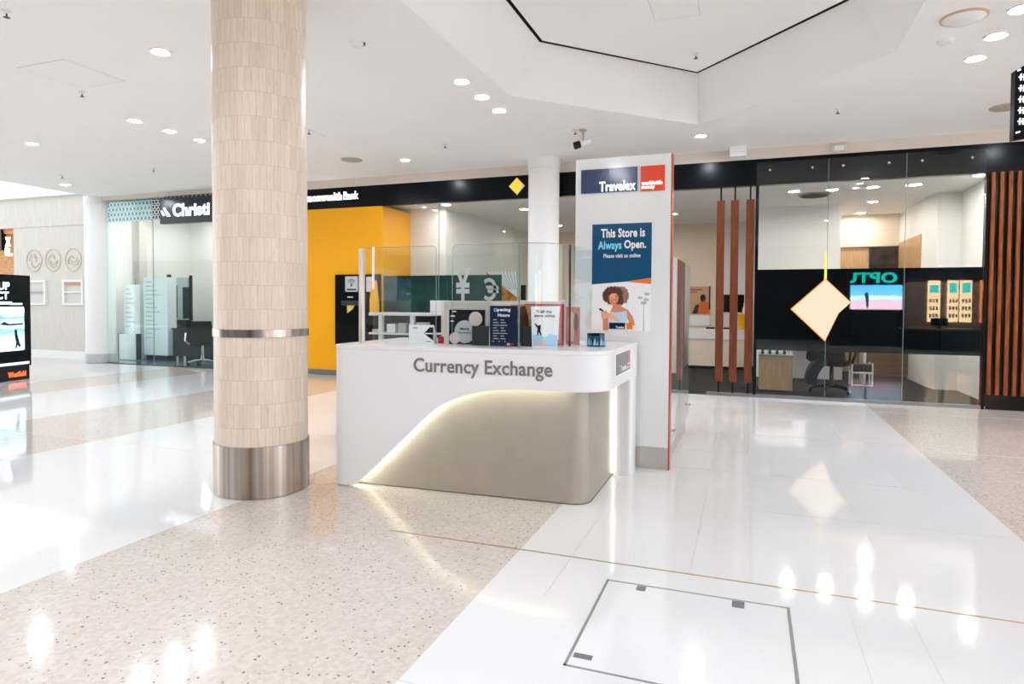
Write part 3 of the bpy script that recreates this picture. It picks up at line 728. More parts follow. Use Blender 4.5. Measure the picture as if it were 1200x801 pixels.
# glass screens
t = thing('glass_screen', 'clear glass screen with steel post on the left of the counter', 'glass screen', (-2.5, 4.34, TOP))
b = MB(); b.lathe([(.024,0),(.024,.735),(.018,.745),(.001,.746)], (-2.868,4.34,TOP), 20); obj('steel_post', b, M['steel'], t)
b = MB(); b.plate(rrect(-2.83,-2.215,TOP+.001,1.825,.035,6,'c'), (0,4.345,0), X1, Z1, 0,.010); obj('glass_pane', b, M['glass'], t)
b = MB(); b.box(-2.776,-2.768, 4.345, 4.95, TOP+.001, 1.825); obj('side_pane', b, M['glass'], t)
b = MB(); b.box(-2.77,-2.752, 4.33, 4.336, 1.5, 1.83); obj('white_tape', b, M['print_white'], t)
b = MB(); q = rrect(-2.83,-2.215,TOP+.001,1.825,.035,6,'c'); b.tube([(x,4.34,z) for x, z in q[1:]], .0022, 6); obj('pane_edge', b, M['glass_edge'], t)
t = thing('curved_glass_screen', 'clear glass screen curving round the right of the counter', 'glass screen', (-1.6, 4.4, TOP))
b = MB(); b.plate(rrect(-2.085,-1.55,TOP+.001,1.83,.035,6,'d'), (0,4.355,0), X1, Z1, 0,.010); obj('glass_pane', b, M['glass'], t)
b = MB(); rows = []
for k in range(15):
    a = -PI/2+PI/2*k/14; c = (-1.56, 4.645); rr = .29
    rows.append([(c[0]+q*math.cos(a), c[1]+q*math.sin(a), z) for q, z in ((rr,TOP+.001),(rr,1.83),(rr+.01,1.83),(rr+.01,TOP+.001),(rr,TOP+.001))])
b.strip(rows); obj('curved_pane', b, M['glass'], t)
b = MB(); q = rrect(-2.085,-1.55,TOP+.001,1.83,.035,6,'d'); b.tube([(x,4.35,z) for x, z in q[2:]+q[:1]], .0022, 6); b.tube([r_[1] for r_ in rows], .0022, 6); obj('pane_edge', b, M['glass_edge'], t)
b = MB(); b.box(-1.557,-1.551, 4.343, 4.358, TOP, 1.83); obj('joint_strip', b, M['glass_edge'], t)
b = MB(); b.cyl((-1.262,4.66,TOP),(-1.262,4.66,1.835), .009, seg=10); obj('dark_post', b, M['charcoal'], t)
b = MB(); b.plate([(0,TOP+.001),(.42,TOP+.001),(.42,1.83),(0,1.83)], (-1.26,4.67,0), V((.06,.4,0)), Z1, -.005,.005); obj('end_pane', b, M['glass_green'], t)

# ------------------------------------------------------------------ tall sign panel
PY = 5.473
t = thing('sign_panel', 'tall white freestanding sign panel beside the counter', 'sign panel', (-1.02, PY+.05, 0))
b = MB(); b.box(-1.436,-.622, PY, PY+.11, .186, 2.648); obj('panel_board', b, M['panel'], t, bev=.003)
b = MB(); b.box(-1.43,-.622, PY+.004, PY+.106, 0, .186); obj('steel_plinth', b, M['steel'], t)
b = MB(); b.box(-.622,-.612, PY+.002, PY+.115, 0, 2.648); obj('orange_edge', b, M['orange'], t)
b = MB(); b.box(-1.385,-.900, PY-.012, PY, 2.350, 2.553); nv = obj('navy_sign', b, M['navy'], t)
b = MB(); b.box(-.872,-.672, PY-.012, PY, 2.342, 2.552); rd = obj('red_sign', b, M['red'], t)
text('Travelex', (-1.222, PY-.0125, 2.358), X1, Z1, .308, .082, M['lit_white'], nv, 'sign_lettering', .008, .012)
text('worldwide', (-.862, PY-.0125, 2.393), X1, Z1, .170, .033, M['lit_white'], rd, 'sign_lettering', .006, .008)
text('money', (-.862, PY-.0125, 2.353), X1, Z1, .108, .03, M['lit_white'], rd, 'sign_lettering', .006, .008)

# poster on the panel
t = thing('online_store_poster', 'blue and white poster of a smiling person with phone on the sign panel', 'poster', (-1.03, PY, 1.168))
px0, px1, pz0, pz1 = -1.283,-.774, 1.168, 2.08
pw, ph = px1-px0, pz1-pz0
o_ = (px0, PY-.006, pz0)
b = MB(); b.box(px0, px1, PY-.006, PY-.0005, pz0, pz1); obj('poster_sheet', b, M['print_white'], t)
b = MB(); b.plate([(0,.395),(.30,.418),(pw,.448),(pw,ph),(0,ph)], o_, X1, Z1, 0,.0012); obj('blue_field', b, M['print_teal'], t)
b = MB(); b.plate([(.30,.416),(pw,.396),(pw,.446)], o_, X1, Z1, .0012,.002); obj('orange_flash', b, M['print_orange'], t)
b = MB()
pic = [M['skin'], M['hair'], M['hair_light'], M['pale_blue'], M['skin_light'], M['print_dark'], M['print_grey'], M['tan'], M['print_white'], mat('printed lips', '#b2503f', .4)]
def pp(pts, d, mi): b.plate([(x*pw, y*.40) for x, y in pts], o_, X1, Z1, d, d+.0006, mi)
rnd = random.Random(3)
# lamp on the right
pp([(.87,0),(.89,0),(.885,.55),(.875,.55)], .0004, 6)
for cxx, cyy in ((.82,.70),(.93,.78),(.92,.66)): pp(circ(cxx,cyy,.045,14,.03), .0004, 6)
pp([(.84,.56),(.92,.56),(.93,.62),(.83,.62)], .0004, 6); pp([(.875,.55),(.885,.55),(.935,.78),(.925,.78)], .0002, 6)
# hair: light backlit curls behind, dark curls in front, both with a ragged outline
def curls(cx_, cy_, rx, ry, n, jit, d, mi):
    pp([(cx_+rx*(1+rnd.uniform(-jit, jit))*math.cos(2*PI*k/n), cy_+ry*(1+rnd.uniform(-jit, jit))*math.sin(2*PI*k/n)) for k in range(n)], d, mi)
curls(.49, .745, .145, .20, 46, .09, .0003, 2)
curls(.36, .75, .175, .20, 54, .12, .0006, 1)
curls(.475, .64, .065, .13, 34, .12, .0007, 1)
pp([(.36,.50),(.50,.52),(.62,.44),(.70,.30),(.74,.12),(.66,.12),(.60,.30),(.52,.2),(.30,.2),(.33,.42)], .0010, 0)       # shoulders
pp([(.36,.56),(.50,.56),(.53,.44),(.42,.40),(.36,.46)], .0012, 0)                                                           # neck
pp([(.33,.40),(.42,.385),(.52,.40),(.60,.43),(.61,.30),(.60,.12),(.30,.12),(.30,.26)], .0016, 3)                          # top
pp([(.29,.36),(.33,.38),(.46,.25),(.48,.2),(.42,.19),(.30,.27)], .0020, 4)                                                 # near forearm
pp([(.20,.00),(.29,.00),(.29,.24),(.30,.36),(.24,.42),(.17,.38),(.17,.30),(.20,.2)], .0024, 0)                             # raised arm and hand
for k in range(4): pp([(.17+.004*k,.365-.032*k),(.285,.385-.03*k),(.29,.362-.03*k),(.18+.004*k,.343-.032*k)], .0029, 4)     # fingers
pp([(.125,.46),(.155,.475),(.21,.42),(.195,.40),(.14,.43)], .0034, 5)                                                        # phone
pp([(.29,.72),(.34,.79),(.42,.80),(.46,.72),(.45,.62),(.40,.545),(.36,.54),(.31,.60)], .0022, 0)                            # face
pp([(.31,.74),(.345,.78),(.40,.78),(.41,.70),(.34,.66)], .0027, 4)
pp([(.335,.70),(.365,.713),(.368,.703),(.338,.692)], .0032, 5); pp([(.395,.735),(.43,.74),(.43,.73),(.397,.725)], .0032, 5)  # eyes
pp([(.375,.70),(.388,.705),(.378,.655),(.362,.655)], .0032, 0)                                                               # nose
pp([(.35,.615),(.42,.645),(.425,.63),(.395,.60),(.36,.598)], .0032, 9); pp([(.36,.614),(.415,.636),(.40,.615),(.37,.607)], .0037, 8)
obj('printed_picture', b, pic, t, smooth=False)
b = MB(); b.plate(rect(.305*pw,.575*pw,.012,.066), o_, X1, Z1, .0036,.0042, 0); b.plate(rect(.60*pw,.70*pw,.012,.066), o_, X1, Z1, .0036,.0042, 1); pl = obj('poster_logo', b, [M['print_navy'], M['print_orange']], t)
text('Travelex', (px0+.42*pw, PY-.0103, pz0+.018), X1, Z1, .14*pw, .02, M['print_white'], pl, 'logo_lettering', .0004, .03)
text('This Store is', (-1.206, PY-.0074, 1.962), X1, ux if False else Z1, .376, .078, M['print_white'], t, 'headline', .001, .03)
text('Always', (-1.232, PY-.0074, 1.842), X1, Z1, .205, .092, M['print_cyan'], t, 'headline', .001, .03)
text('Open.', (-1.005, PY-.0074, 1.846), X1, Z1, .185, .092, M['print_white'], t, 'headline', .001, .03)
text('Please visit us online', (-1.182, PY-.0074, 1.79), X1, Z1, .315, .034, M['print_white'], t, 'subline', .001, .02)

# glossy display cabinet behind the panel
t = thing('display_cabinet', 'glossy low-handled side cabinet running back behind the sign panel', 'cabinet', (-.95, 6.45, 0))
b = MB(); b.box(-1.25,-.63, 5.59, 7.3, .17, 1.815); obj('cabinet_body', b, M['panel'], t)
b = MB(); b.box(-1.25,-.645, 5.6, 7.28, 0, .17); obj('steel_plinth', b, M['steel'], t)
gl = mat('gloss acrylic door', '#c3cac7', .012, .8, spec=.9)
for y0, y1, k in ((5.595,6.44,5.66),(6.445,7.3,7.2)):
    b = MB(); b.box(-.63,-.612, y0, y1, .175, 1.81); d = obj('door', b, gl, t, bev=.002)
    b = MB(); b.tube([(-.612,k,.30),(-.595,k,.30),(-.588,k,.30),(-.58,k,.30)], [.008,.008,.02,.017], 12); obj('knob', b, M['chrome'], d)

# ------------------------------------------------------------------ things on the counter
def stand_sign(name, label, cat, x0, x1, z0, z1, y, m, tilt=0., th=.012):
    t = thing(name, label, cat, ((x0+x1)/2, y, z0))
    b = MB(); b.box(x0, x1, y, y+th, z0, z1); obj('sign_board', b, m, t, bev=.001)
    return t
# tent card
t = thing('tent_card', 'small white tent card with black arrow corner on the counter', 'card', (-2.42, 4.47, TOP))
b = MB(); b.plate(rect(-2.535,-2.315,TOP,1.222), (0,4.50,0), X1, Z1, 0,.006); b.add([(-2.535,4.5,1.222),(-2.315,4.5,1.222),(-2.315,4.58,TOP),(-2.535,4.58,TOP)], [(0,1,2,3)]); obj('card_sheet', b, M['print_white'], t)
b = MB(); o_ = (0,4.4932,0)
b.plate([(-2.40,1.155),(-2.35,1.205),(-2.317,1.205),(-2.317,1.10)], o_, X1, Z1, 0,.0008); b.plate(rect(-2.385,-2.335,1.09,1.095), o_, X1, Z1, 0,.0008); b.plate(rect(-2.50,-2.46,1.195,1.2), o_, X1, Z1, 0,.0008)
obj('printed_arrow', b, M['print_dark'], t)
b = MB(); b.plate(rect(-2.39,-2.32,1.151,1.160), (0,4.492,0), X1, Z1, 0,.0008); obj('arrow_bar', b, M['print_white'], t)
b = MB(); b.box(-2.305,-2.235, 4.55, 4.62, TOP, TOP+.055); o = obj('red_box', b, M['red_plain'], None, (-2.27,4.58,TOP), bev=.003); tag(o, 'small red box on the counter beside the tent card', 'box')
# framed price display
t = thing('price_display', 'silver framed black board with pale circles on the counter', 'sign board', (-2.03, 4.52, TOP))
b = MB()
for q in (rect(-2.235,-1.835,1.345,1.41), rect(-2.235,-2.19,TOP+.0005,1.345), rect(-1.885,-1.835,1.2,1.345)): b.plate(q, (0,4.53,0), X1, Z1, 0,.02)
obj('silver_frame', b, mat('silver frame', '#cfc9c2', .3, .3), t, bev=.003)
b = MB(); b.box(-2.19,-1.885, 4.512, 4.528, TOP+.0005, 1.345); obj('black_board', b, M['print_dark'], t)
b = MB(); o_ = (0,4.5115,0)
b.plate(circ(-2.055,1.175,.088,32), o_, X1, Z1, 0,.0015, 0); b.plate(circ(-1.965,1.275,.056,28), o_, X1, Z1, .0,.001, 1); b.plate(circ(-2.14,1.124,.045,24,a0=0,a1=2*PI), o_, X1, Z1, .002,.003, 1)
for q in ((-2.165,-2.13,1.33),(-2.175,-2.14,1.295),(-2.175,-2.15,1.255)): b.plate(rect(q[0],q[1],q[2]-.004,q[2]+.004), o_, X1, Z1, 0,.001, 2)
obj('pale_circles', b, [M['print_grey'], M['pinkish'], M['print_white']], t)
text('PRICE', (-2.095,4.509,1.187), X1, Z1, .075, .018, M['print_dark'], t, 'circle_lettering', .0005, .02)
text('PROMISE', (-2.112,4.509,1.16), X1, Z1, .11, .014, M['print_dark'], t, 'circle_lettering', .0005, .0)
b = MB(); b.box(-1.965,-1.828, 4.44, 4.455, TOP+.0005, 1.225); b.box(-1.95,-1.84, 4.455, 4.49, TOP+.0005, TOP+.01); o = obj('dark_tablet', b, M['charcoal'], None, (-1.9,4.46,TOP), bev=.003); tag(o, 'dark tablet standing in front of the framed price board', 'tablet')
# opening hours
t = thing('opening_hours_sign', 'navy opening hours sign with white text on the counter', 'sign', (-1.71, 4.45, TOP))
b = MB(); b.box(-1.822,-1.603, 4.45, 4.462, TOP, 1.378); b.box(-1.80,-1.62,4.462,4.54,TOP,TOP+.008); obj('sign_board', b, M['print_navy'], t, bev=.001)
text('O', (-1.79,4.4498,1.332), X1, Z1, .026, .028, M['print_cyan'], t, 'heading', .0006, .04)
text('pening', (-1.762,4.4498,1.330), X1, Z1, .105, .030, M['print_white'], t, 'heading', .0006, .04)
text('Hours', (-1.758,4.4498,1.296), X1, Z1, .095, .024, M['print_white'], t, 'heading', .0006, .04)
b = MB(); o_ = (0,4.4495,0)
for k in range(8):
    z = 1.272-k*.020; w = .03+.014*((k*7) % 3); b.plate(rect(-1.795,-1.795+w,z-.003,z+.003), o_, X1, Z1, 0,.0006); b.plate(rect(-1.735,-1.735+w*.9,z-.003,z+.003), o_, X1, Z1, 0,.0006)
for x in (-1.795,-1.745,-1.70): b.plate(circ(x,1.112,.005,10), o_, X1, Z1, 0,.0006)
obj('printed_lines', b, M['print_grey'], t)
b = MB(); b.plate(rect(-1.685,-1.66,1.085,1.10), o_, X1, Z1, 0,.0006, 0); b.plate(rect(-1.655,-1.63,1.085,1.10), o_, X1, Z1, 0,.0006, 1); obj('small_logo', b, [M['print_grey'], M['red_plain']], t)
# photo card with long brown hair, dark case
t = thing('photo_card', 'picture card of brown hair standing behind the opening hours sign', 'card', (-1.62, 4.6, TOP))
b = MB(); b.box(-1.72,-1.545, 4.62, 4.63, TOP, 1.385); obj('card_sheet', b, M['tan'], t)
b = MB(); b.plate([(-1.66,1.1),(-1.56,1.1),(-1.575,1.3),(-1.60,1.38),(-1.66,1.36),(-1.67,1.25)], (0,4.6195,0), X1, Z1, 0,.001, 0); b.plate(circ(-1.685,1.26,.03,14,.05), (0,4.6195,0), X1, Z1, 0,.0012, 1); obj('printed_picture', b, [M['hair'], M['skin']], t)
b = MB(); b.box(-1.60,-1.50, 4.52, 4.56, TOP, 1.225); o = obj('dark_case', b, M['charcoal'], None, (-1.57,4.54,TOP), bev=.004); tag(o, 'dark upright case between the two printed counter signs', 'case')
# online sign
t = thing('online_store_sign', 'white sign with small leaping figure on the counter', 'sign', (-1.39, 4.47, TOP))
b = MB(); b.plate([(-1.493,TOP),(-1.303,TOP),(-1.283,1.378),(-1.503,1.372)], (0,4.475,0), X1, Z1, 0,.008); b.box(-1.46,-1.33,4.475,4.54,TOP,TOP+.008); obj('sign_board', b, M['print_white'], t)
text('"Call the', (-1.46,4.4665,1.327), X1, Z1, .115, .022, M['print_dark'], t, 'heading', .0006, .02)
text('store online', (-1.475,4.4665,1.297), X1, Z1, .155, .020, M['print_dark'], t, 'heading', .0006, .02)
b = MB(); o_ = (0,4.4665,0)
b.plate([(-1.49,1.085),(-1.305,1.085),(-1.30,1.165),(-1.36,1.175),(-1.395,1.15),(-1.44,1.17),(-1.49,1.165)], o_, X1, Z1, 0,.0006, 1)
b.plate([(-1.49,1.085),(-1.37,1.085),(-1.41,1.14),(-1.45,1.12)], o_, X1, Z1, .0006,.001, 2)
b.plate([(-1.475,1.245),(-1.47,1.25),(-1.445,1.232),(-1.432,1.242),(-1.425,1.232),(-1.43,1.20),(-1.42,1.165),(-1.43,1.163),(-1.44,1.19),(-1.447,1.163),(-1.455,1.166),(-1.45,1.215)], o_, X1, Z1, .0008,.0014, 0)
obj('printed_picture', b, [M['print_dark'], M['blue_light'], M['pinkish']], t)
# red board behind
t = thing('red_board', 'red edged board standing behind the white counter sign', 'board', (-1.47, 4.75, TOP))
b = MB(); b.box(-1.645,-1.325, 4.72, 4.732, TOP, 1.392); obj('board_sheet', b, M['red_plain'], t)
b = MB(); b.plate(rect(-1.60,-1.36,1.12,1.378), (0,4.7195,0), X1, Z1, 0,.001); obj('board_panel', b, M['print_grey'], t)
t = thing('red_leaflet_holder', 'red and pink leaflet card at the right end of the glass', 'card', (-1.3, 4.85, TOP))
b = MB(); b.box(-1.345,-1.235, 4.86, 4.87, TOP, 1.37); obj('card_sheet', b, mat('pink red print', '#c8574f', .4), t)
b = MB(); b.plate([(-1.33,1.1),(-1.28,1.1),(-1.275,1.3),(-1.3,1.34),(-1.33,1.28)], (0,4.8595,0), X1, Z1, 0,.001, 0); b.plate(circ(-1.265,1.25,.02,12,.07), (0,4.8595,0), X1, Z1, 0,.001, 1); obj('printed_picture', b, [M['skin_light'], M['print_dark']], t)
# tub of blue packets outside the glass
t = thing('packet_tub', 'clear tub of blue packets on the counter beside sign panel', 'tub', (-1.08, 4.75, TOP))
b = MB(); b.lathe([(.078,0),(.085,.035),(.083,.035),(.076,.003)], (-1.08,4.75,TOP), 28); obj('tub_wall', b, M['clear_plastic'], t)
for k in range(8):
    a = 2*PI*k/8+.2; x, y = -1.08+.058*math.cos(a), 4.75+.058*math.sin(a); tx = V((-math.sin(a), math.cos(a), 0)); nn = V((math.cos(a), math.sin(a), .12))
    b = MB()
    b.plate(rect(-.021,.021,.004,.088), (x,y,TOP), tx, Z1, -.006,.006, 0)
    b.plate([(-.019,.012),(.004,.012),(-.006,.066)], (x,y,TOP), tx, Z1, .006,.0075, 1); b.plate([(.008,.012),(.019,.012),(.016,.05)], (x,y,TOP), tx, Z1, .006,.0075, 1); b.plate(rect(-.023,.023,.082,.098), (x,y,TOP), tx, Z1, -.007,.007, 2)
    obj('packet', b, [M['blue_pack'], M['blue_light'], M['print_dark']], t)

# back area of the kiosk
t = thing('leaflet_rack', 'white open rack of leaflets behind the left of the counter', 'rack', (-3.35, 5.9, 0))
b = MB(); b.box(-3.72,-3.0, 5.75, 6.05, 1.262, 1.292); obj('top_shelf', b, M['white'], t, bev=.003)
b = MB(); b.box(-3.72,-3.0, 5.75, 6.05, 1.065, 1.085); obj('lower_shelf', b, M['white'], t, bev=.003)
b = MB(); b.box(-3.72,-3.0, 5.75, 6.05, .45,.47); obj('bottom_shelf', b, M['white'], t, bev=.003)
for x in (-3.585,-3.215):
    b = MB(); b.box(x-.022, x+.022, 5.76, 5.80, 0, 1.262); obj('upright', b, M['white'], t)
b = MB(); b.box(-3.72,-3.0, 6.04, 6.05, .0, 1.262); obj('rack_back', b, M['charcoal'], t)
for k, (x, w, h, mk, lab) in enumerate(((-3.66,.07,.03,'pinkish','pink leaflet box at the left of the open rack'),(-3.47,.10,.09,'green_sheen','pale green carton in the open rack'),(-3.34,.09,.10,'print_grey','grey carton in the middle of the open rack'),(-3.13,.1,.11,'pinkish','pink carton at the right of the open rack'))):
    b = MB(); b.box(x-w/2, x+w/2, 5.78, 5.9, 1.0855, 1.0855+h); b.box(x-w/2-.002, x+w/2+.002, 5.778, 5.902, 1.0855+h*.55, 1.0855+h*.72); o = obj('leaflet_box', b, M[mk], None, (x,5.84,1.0855), bev=.002); tag(o, lab, 'box', 'boxes in the open rack')
t = thing('kiosk_back_panel', 'low white back panel of the kiosk behind the price board', 'partition', (-2.6, 5.9, 0))
b = MB(); b.box(-2.955,-1.5, 5.9, 5.95, 0, 1.417); obj('panel_board', b, mat('warm white board', '#ddd6cf', .4), t, bev=.003)
b = MB(); b.box(-3.17,-2.955, 6.07, 6.1, 0, 1.42); obj('narrow_board', b, M['white'], t, bev=.003)
t = thing('symbol_glass', 'glass rear screen with grey currency symbols behind the counter', 'glass screen', (-2.6, 5.92, 1.417))
b = MB(); b.box(-2.9,-2.05, 5.92, 5.93, 1.418, 1.86); obj('glass_pane', b, M['glass'], t)
grey = mat('frosted vinyl', '#c9cfcd', .5)
text('\u00a5', (-2.805,5.9195,1.42), X1, Z1, .17, .335, grey, t, 'yen_symbol', .002, .02)
text('\u20ac', (-2.33,5.9195,1.42), -X1, Z1, .16, .225, grey, t, 'euro_symbol', .002, .02)

# ------------------------------------------------------------------ advertising totem, left
kr = math.atan2(.966, -.26)
kx, ky = -12.08, 7.79          # right front corner
U = V((-.26,.966,0)).normalized(); Nn = U.cross(Z1)
o_ = V((kx, ky, 0))-U*1.05
t = thing('advertising_totem', 'black freestanding digital advertising totem at the far left', 'totem', (-12.0, 7.3, 0))
b = MB(); b.plate(rect(0,1.05,.235,1.84), o_, U, Z1, -.2, 0); obj('totem_body', b, M['black'], t, bev=.008)
b = MB(); b.plate(rect(.02,1.02,0,.235), o_, U, Z1, -.19,-.015); obj('totem_base', b, M['black_matt'], t)
b = MB(); b.plate(rrect(-.0+.05,.905,.52,1.285,.03), o_, U, Z1, 0,.004); sc_ = obj('lit_screen', b, M['totem_pic'], t)
b = MB(); b.plate([(.70,.86),(.72,.90),(.745,.88),(.765,.78),(.80,.66),(.83,.60),(.79,.57),(.76,.62),(.735,.55),(.71,.57),(.73,.66),(.705,.76)], o_, U, Z1, .004,.006); b.plate([(.4,.98),(.5,1.03),(.6,.99),(.88,1.0),(.88,.97),(.6,.96)], o_, U, Z1, .004,.005); obj('dark_figure', b, mat('screen dark figure', '#10232c', .3), sc_)
b = MB(); b.plate(rect(.05,1.0,.268,.315), o_, U, Z1, 0,.004); obj('light_strip', b, mat('pale lit strip', '#d6e6ea', .3, em=.5), t)
b = MB(); b.plate(rect(.40,.66,1.325,1.375), o_, U, Z1, 0,.004); b.plate(rect(.62,.87,1.318,1.35), o_, U, Z1, 0,.005); obj('caption_bar', b, mat('cyan lit caption', '#bfeef5', .3, em=.8), t)
text('UP', o_+U*.40+Z1*1.575, U, Z1, .22, .135, M['lit_white'], t, 'screen_lettering', .003, .03)
text('CT', o_+U*.36+Z1*1.415, U, Z1, .24, .13, M['lit_white'], t, 'screen_lettering', .003, .03)
text('Westfield', o_+U*.58+Z1*.06-Nn*.015, U, Z1, .36, .09, mat('red lit letters', '#ff4a20', .3, em=2.2), t, 'base_lettering', .004, .03)

# ------------------------------------------------------------------ timber shop wall, far left
WY = 11.5
b = MB(); b.box(-18.47,-13.9, WY, WY+.2, 0, 3.32); b.box(-24,-13.9, WY-.02, WY+.2, 3.32, 3.44); b.box(-24,-13.9, WY, WY+.2, 3.44, 4.08); struct('wall_timber_shop', b, M['pale_wood'], 'whitewashed timber shop wall at the far left', 'wall')
b = MB(); b.box(-24,-13.9, WY-.12, WY+.2, 4.08, 4.3); b.box(-15.72,-15.69, WY-.03, WY, 0, 3.32); b.box(-24,-13.9, WY-.03, WY, 0,.1); struct('trim_8', b, M['wall_white'], 'white cornice along the timber shop wall', 'cornice')
t = thing('shop_recess', 'warm lit timber shop opening at the far left edge', 'shop opening', (-20, WY+1, 0), kind='structure')
b = MB(); b.box(-24,-18.47, WY+.9, WY+1.0, 0, 3.3); b.box(-18.52,-18.47, WY+.2, WY+.95, 0, 3.3); b.box(-24,-18.47, WY+.1, WY+.95, 3.2, 3.32); obj('recess_lining', b, M['warm_wood'], t)
t = thing('hanging_letters', 'glowing cream letters hung in the timber shop opening', 'shop sign', (-18.9, WY+.1, 2.5))
lt_ = mat('cream lit letters', '#fff2c0', .3, em=3.0)
b = MB(); b.box(-19.6,-18.6, WY+.08, WY+.14, 2.56, 2.59); obj('letter_rail', b, M['brass'], t)
text('X', (-18.93, WY+.1, 2.85), X1, Z1, .2, .25, lt_, t, 'sign_lettering', .03, .03)
text('R.', (-18.93, WY+.1, 2.60), X1, Z1, .26, .22, lt_, t, 'sign_lettering', .03, .03)
b = MB(); b.box(-19.3,-19.03, WY+.04, WY+.16, 2.75, 3.3); obj('black_hanger', b, M['black'], t)
for k, x in enumerate((-17.67,-16.95,-16.2)):
    t = thing('wall_medallion', ('round carved medallion on the timber wall, nearest the lit opening','middle round carved medallion of the three on the timber wall','round carved medallion on the timber wall, nearest the white column')[k], 'medallion', (x, WY, 2.44), 'carved medallions on the timber wall')
    rim = mat('carved tan line %d' % k, '#cdbba6', .5) if k == 0 else rim
    b = MB(); n = 40
    b.strip([[(x+r_*math.cos(2*PI*i/n), WY-d, 2.44+r_*math.sin(2*PI*i/n)) for r_, d in ((.30,0),(.30,.015),(.28,.02),(.265,.008),(.265,0))] for i in range(n)], closed=True); obj('medallion_rim', b, rim, t)
    b = MB(); rr = random.Random(11+k)
    for q in range(7):
        a = rr.uniform(0, 2*PI); r0 = rr.uniform(.03,.12); path = [(x+(r0+.03*i)*math.cos(a+i*.5), WY-.006, 2.44+(r0+.03*i)*math.sin(a+i*.5)) for i in range(5)]; b.tube(path, .008, 6)
    obj('carved_relief', b, rim, t)
for k, (x0, x1) in enumerate(((-18.05,-17.2),(-16.56,-15.81))):
    t = thing('wall_niche', ('white framed display niche behind the advertising totem','white framed display niche with orange strip by the white column')[k], 'niche', ((x0+x1)/2, WY, 1.3), 'display niches in the timber wall')
    b = MB()
    for q in (rect(x0,x1,1.87,1.93), rect(x0,x1,1.28,1.33), rect(x0,x0+.07,1.33,1.87), rect(x1-.06,x1,1.33,1.87)): b.plate(q, (0,WY,0), X1, Z1, 0,.05)
    obj('niche_frame', b, M['wall_white'], t, smooth=False)
    b = MB(); b.plate(rect(x0+.07,x1-.06,1.33,1.87), (0,WY,0), X1, Z1, 0,.004); obj('niche_back', b, mat('niche back %d' % k, '#cfcbc6', .5), t)
    b = MB(); b.plate(rect(x0+.07,x1-.06,1.6,1.63), (0,WY,0), X1, Z1, 0,.045); obj('shelf', b, M['wall_white'] if k else M['grey_metal'], t)
    if k:
        b = MB(); b.plate(rect(x0+.09,x1-.06,1.80,1.87), (0,WY,0), X1, Z1, .004,.04); obj('orange_strip', b, mat('burnt orange strip', '#c9875a', .5), t)

# ------------------------------------------------------------------ hair salon
SY = 10.35
b = MB(); b.box(-14.3,-8.0, 13.2, 13.4, 0, 3.62); struct('wall_salon_rear', b, M['wall_white'], 'white rear wall of the salon', 'wall')
b = MB(); b.box(-14.3,-14.15, 10.8, 13.4, 0, 3.7); struct('wall_salon_side', b, M['wall_white'], 'white side wall of the salon', 'wall')
b = MB(); b.box(-14.3,-8.0, 10.78, 13.4, 3.62, 3.7); b.box(-13.52,-8.0, SY+.11, 10.78, 3.62, 3.7); struct('ceiling_salon', b, M['paint'], 'white ceiling inside the salon', 'ceiling')
b = MB(); b.box(-13.9,-8.15, SY+.05, 13.3, .001,.004); struct('floor_salon', b, mat('salon floor', '#5d7f8c', .15, noise=.1), 'blue grey floor inside the salon', 'floor')
pane('window_3', -13.53, -8.15, .02, 3.6, 'frameless glass front of the salon', y=SY, m=M['glass_green'], joints=(-12.12,))
t = thing('patterned_frieze', 'black and white quatrefoil frieze across the salon glass', 'frieze', (-12.6, SY, 3.4))
b = MB(); b.box(-13.5,-12.12, SY+.03, SY+.04, 3.15, 3.62, 0); b.box(-12.12,-11.77, SY-.012, SY-.004, 3.15, 3.60, 1); b.box(-11.77,-8.6, SY-.012, SY-.004, 3.55, 3.622, 1)
obj('frieze_ground', b, [mat('frieze teal ground', '#4e7f86', .3), M['print_dark']], t)
b = MB()
def ringp(x, z, r, y):
    n = 16; b.plate(circ(x,z,r,n)+[(x+r,z)]+[(x+r*.72,z)]+circ(x,z,r*.72,n)[::-1], (0,y,0), X1, Z1, 0,.002)
for i in range(13):
    for j in range(4):
        x = -13.44+i*.108+(j%2)*.054; z = 3.20+j*.11
        if x < -12.15: ringp(x, z, .058, SY+.029)
for i in range(4):
    for j in range(4):
        x = -12.08+i*.092; z = 3.2+j*.11; ringp(x, z, .05, SY-.0125)
for i in range(26): b.plate(rect(-11.72+i*.12,-11.68+i*.12,3.575,3.615), (0,SY-.0125,0), X1, Z1, 0,.002)
obj('frieze_pattern', b, M['print_white'], t, smooth=False)
t = thing('salon_sign', 'black sign box with white serif lettering above the salon glass', 'shop sign', (-11, SY-.1, 3.3))
b = MB(); b.box(-11.77,-10.2, SY-.12, SY-.02, 3.03, 3.57); obj('sign_box', b, mat('sign blue black', '#0c1b22', .2), t, bev=.004)
text('Christi', (-11.40, SY-.1205, 3.17), X1, Z1, 1.0, .27, M['lit_white'], t, 'sign_lettering', .01, .035)
b = MB(); b.plate([(-11.68,3.37),(-11.62,3.37),(-11.46,3.18),(-11.56,3.18)], (0,SY-.12,0), X1, Z1, 0,.008); b.plate([(-11.74,3.30),(-11.70,3.32),(-11.62,3.2),(-11.68,3.2)], (0,SY-.12,0), X1, Z1, 0,.008); obj('sign_emblem', b, M['lit_white'], t)

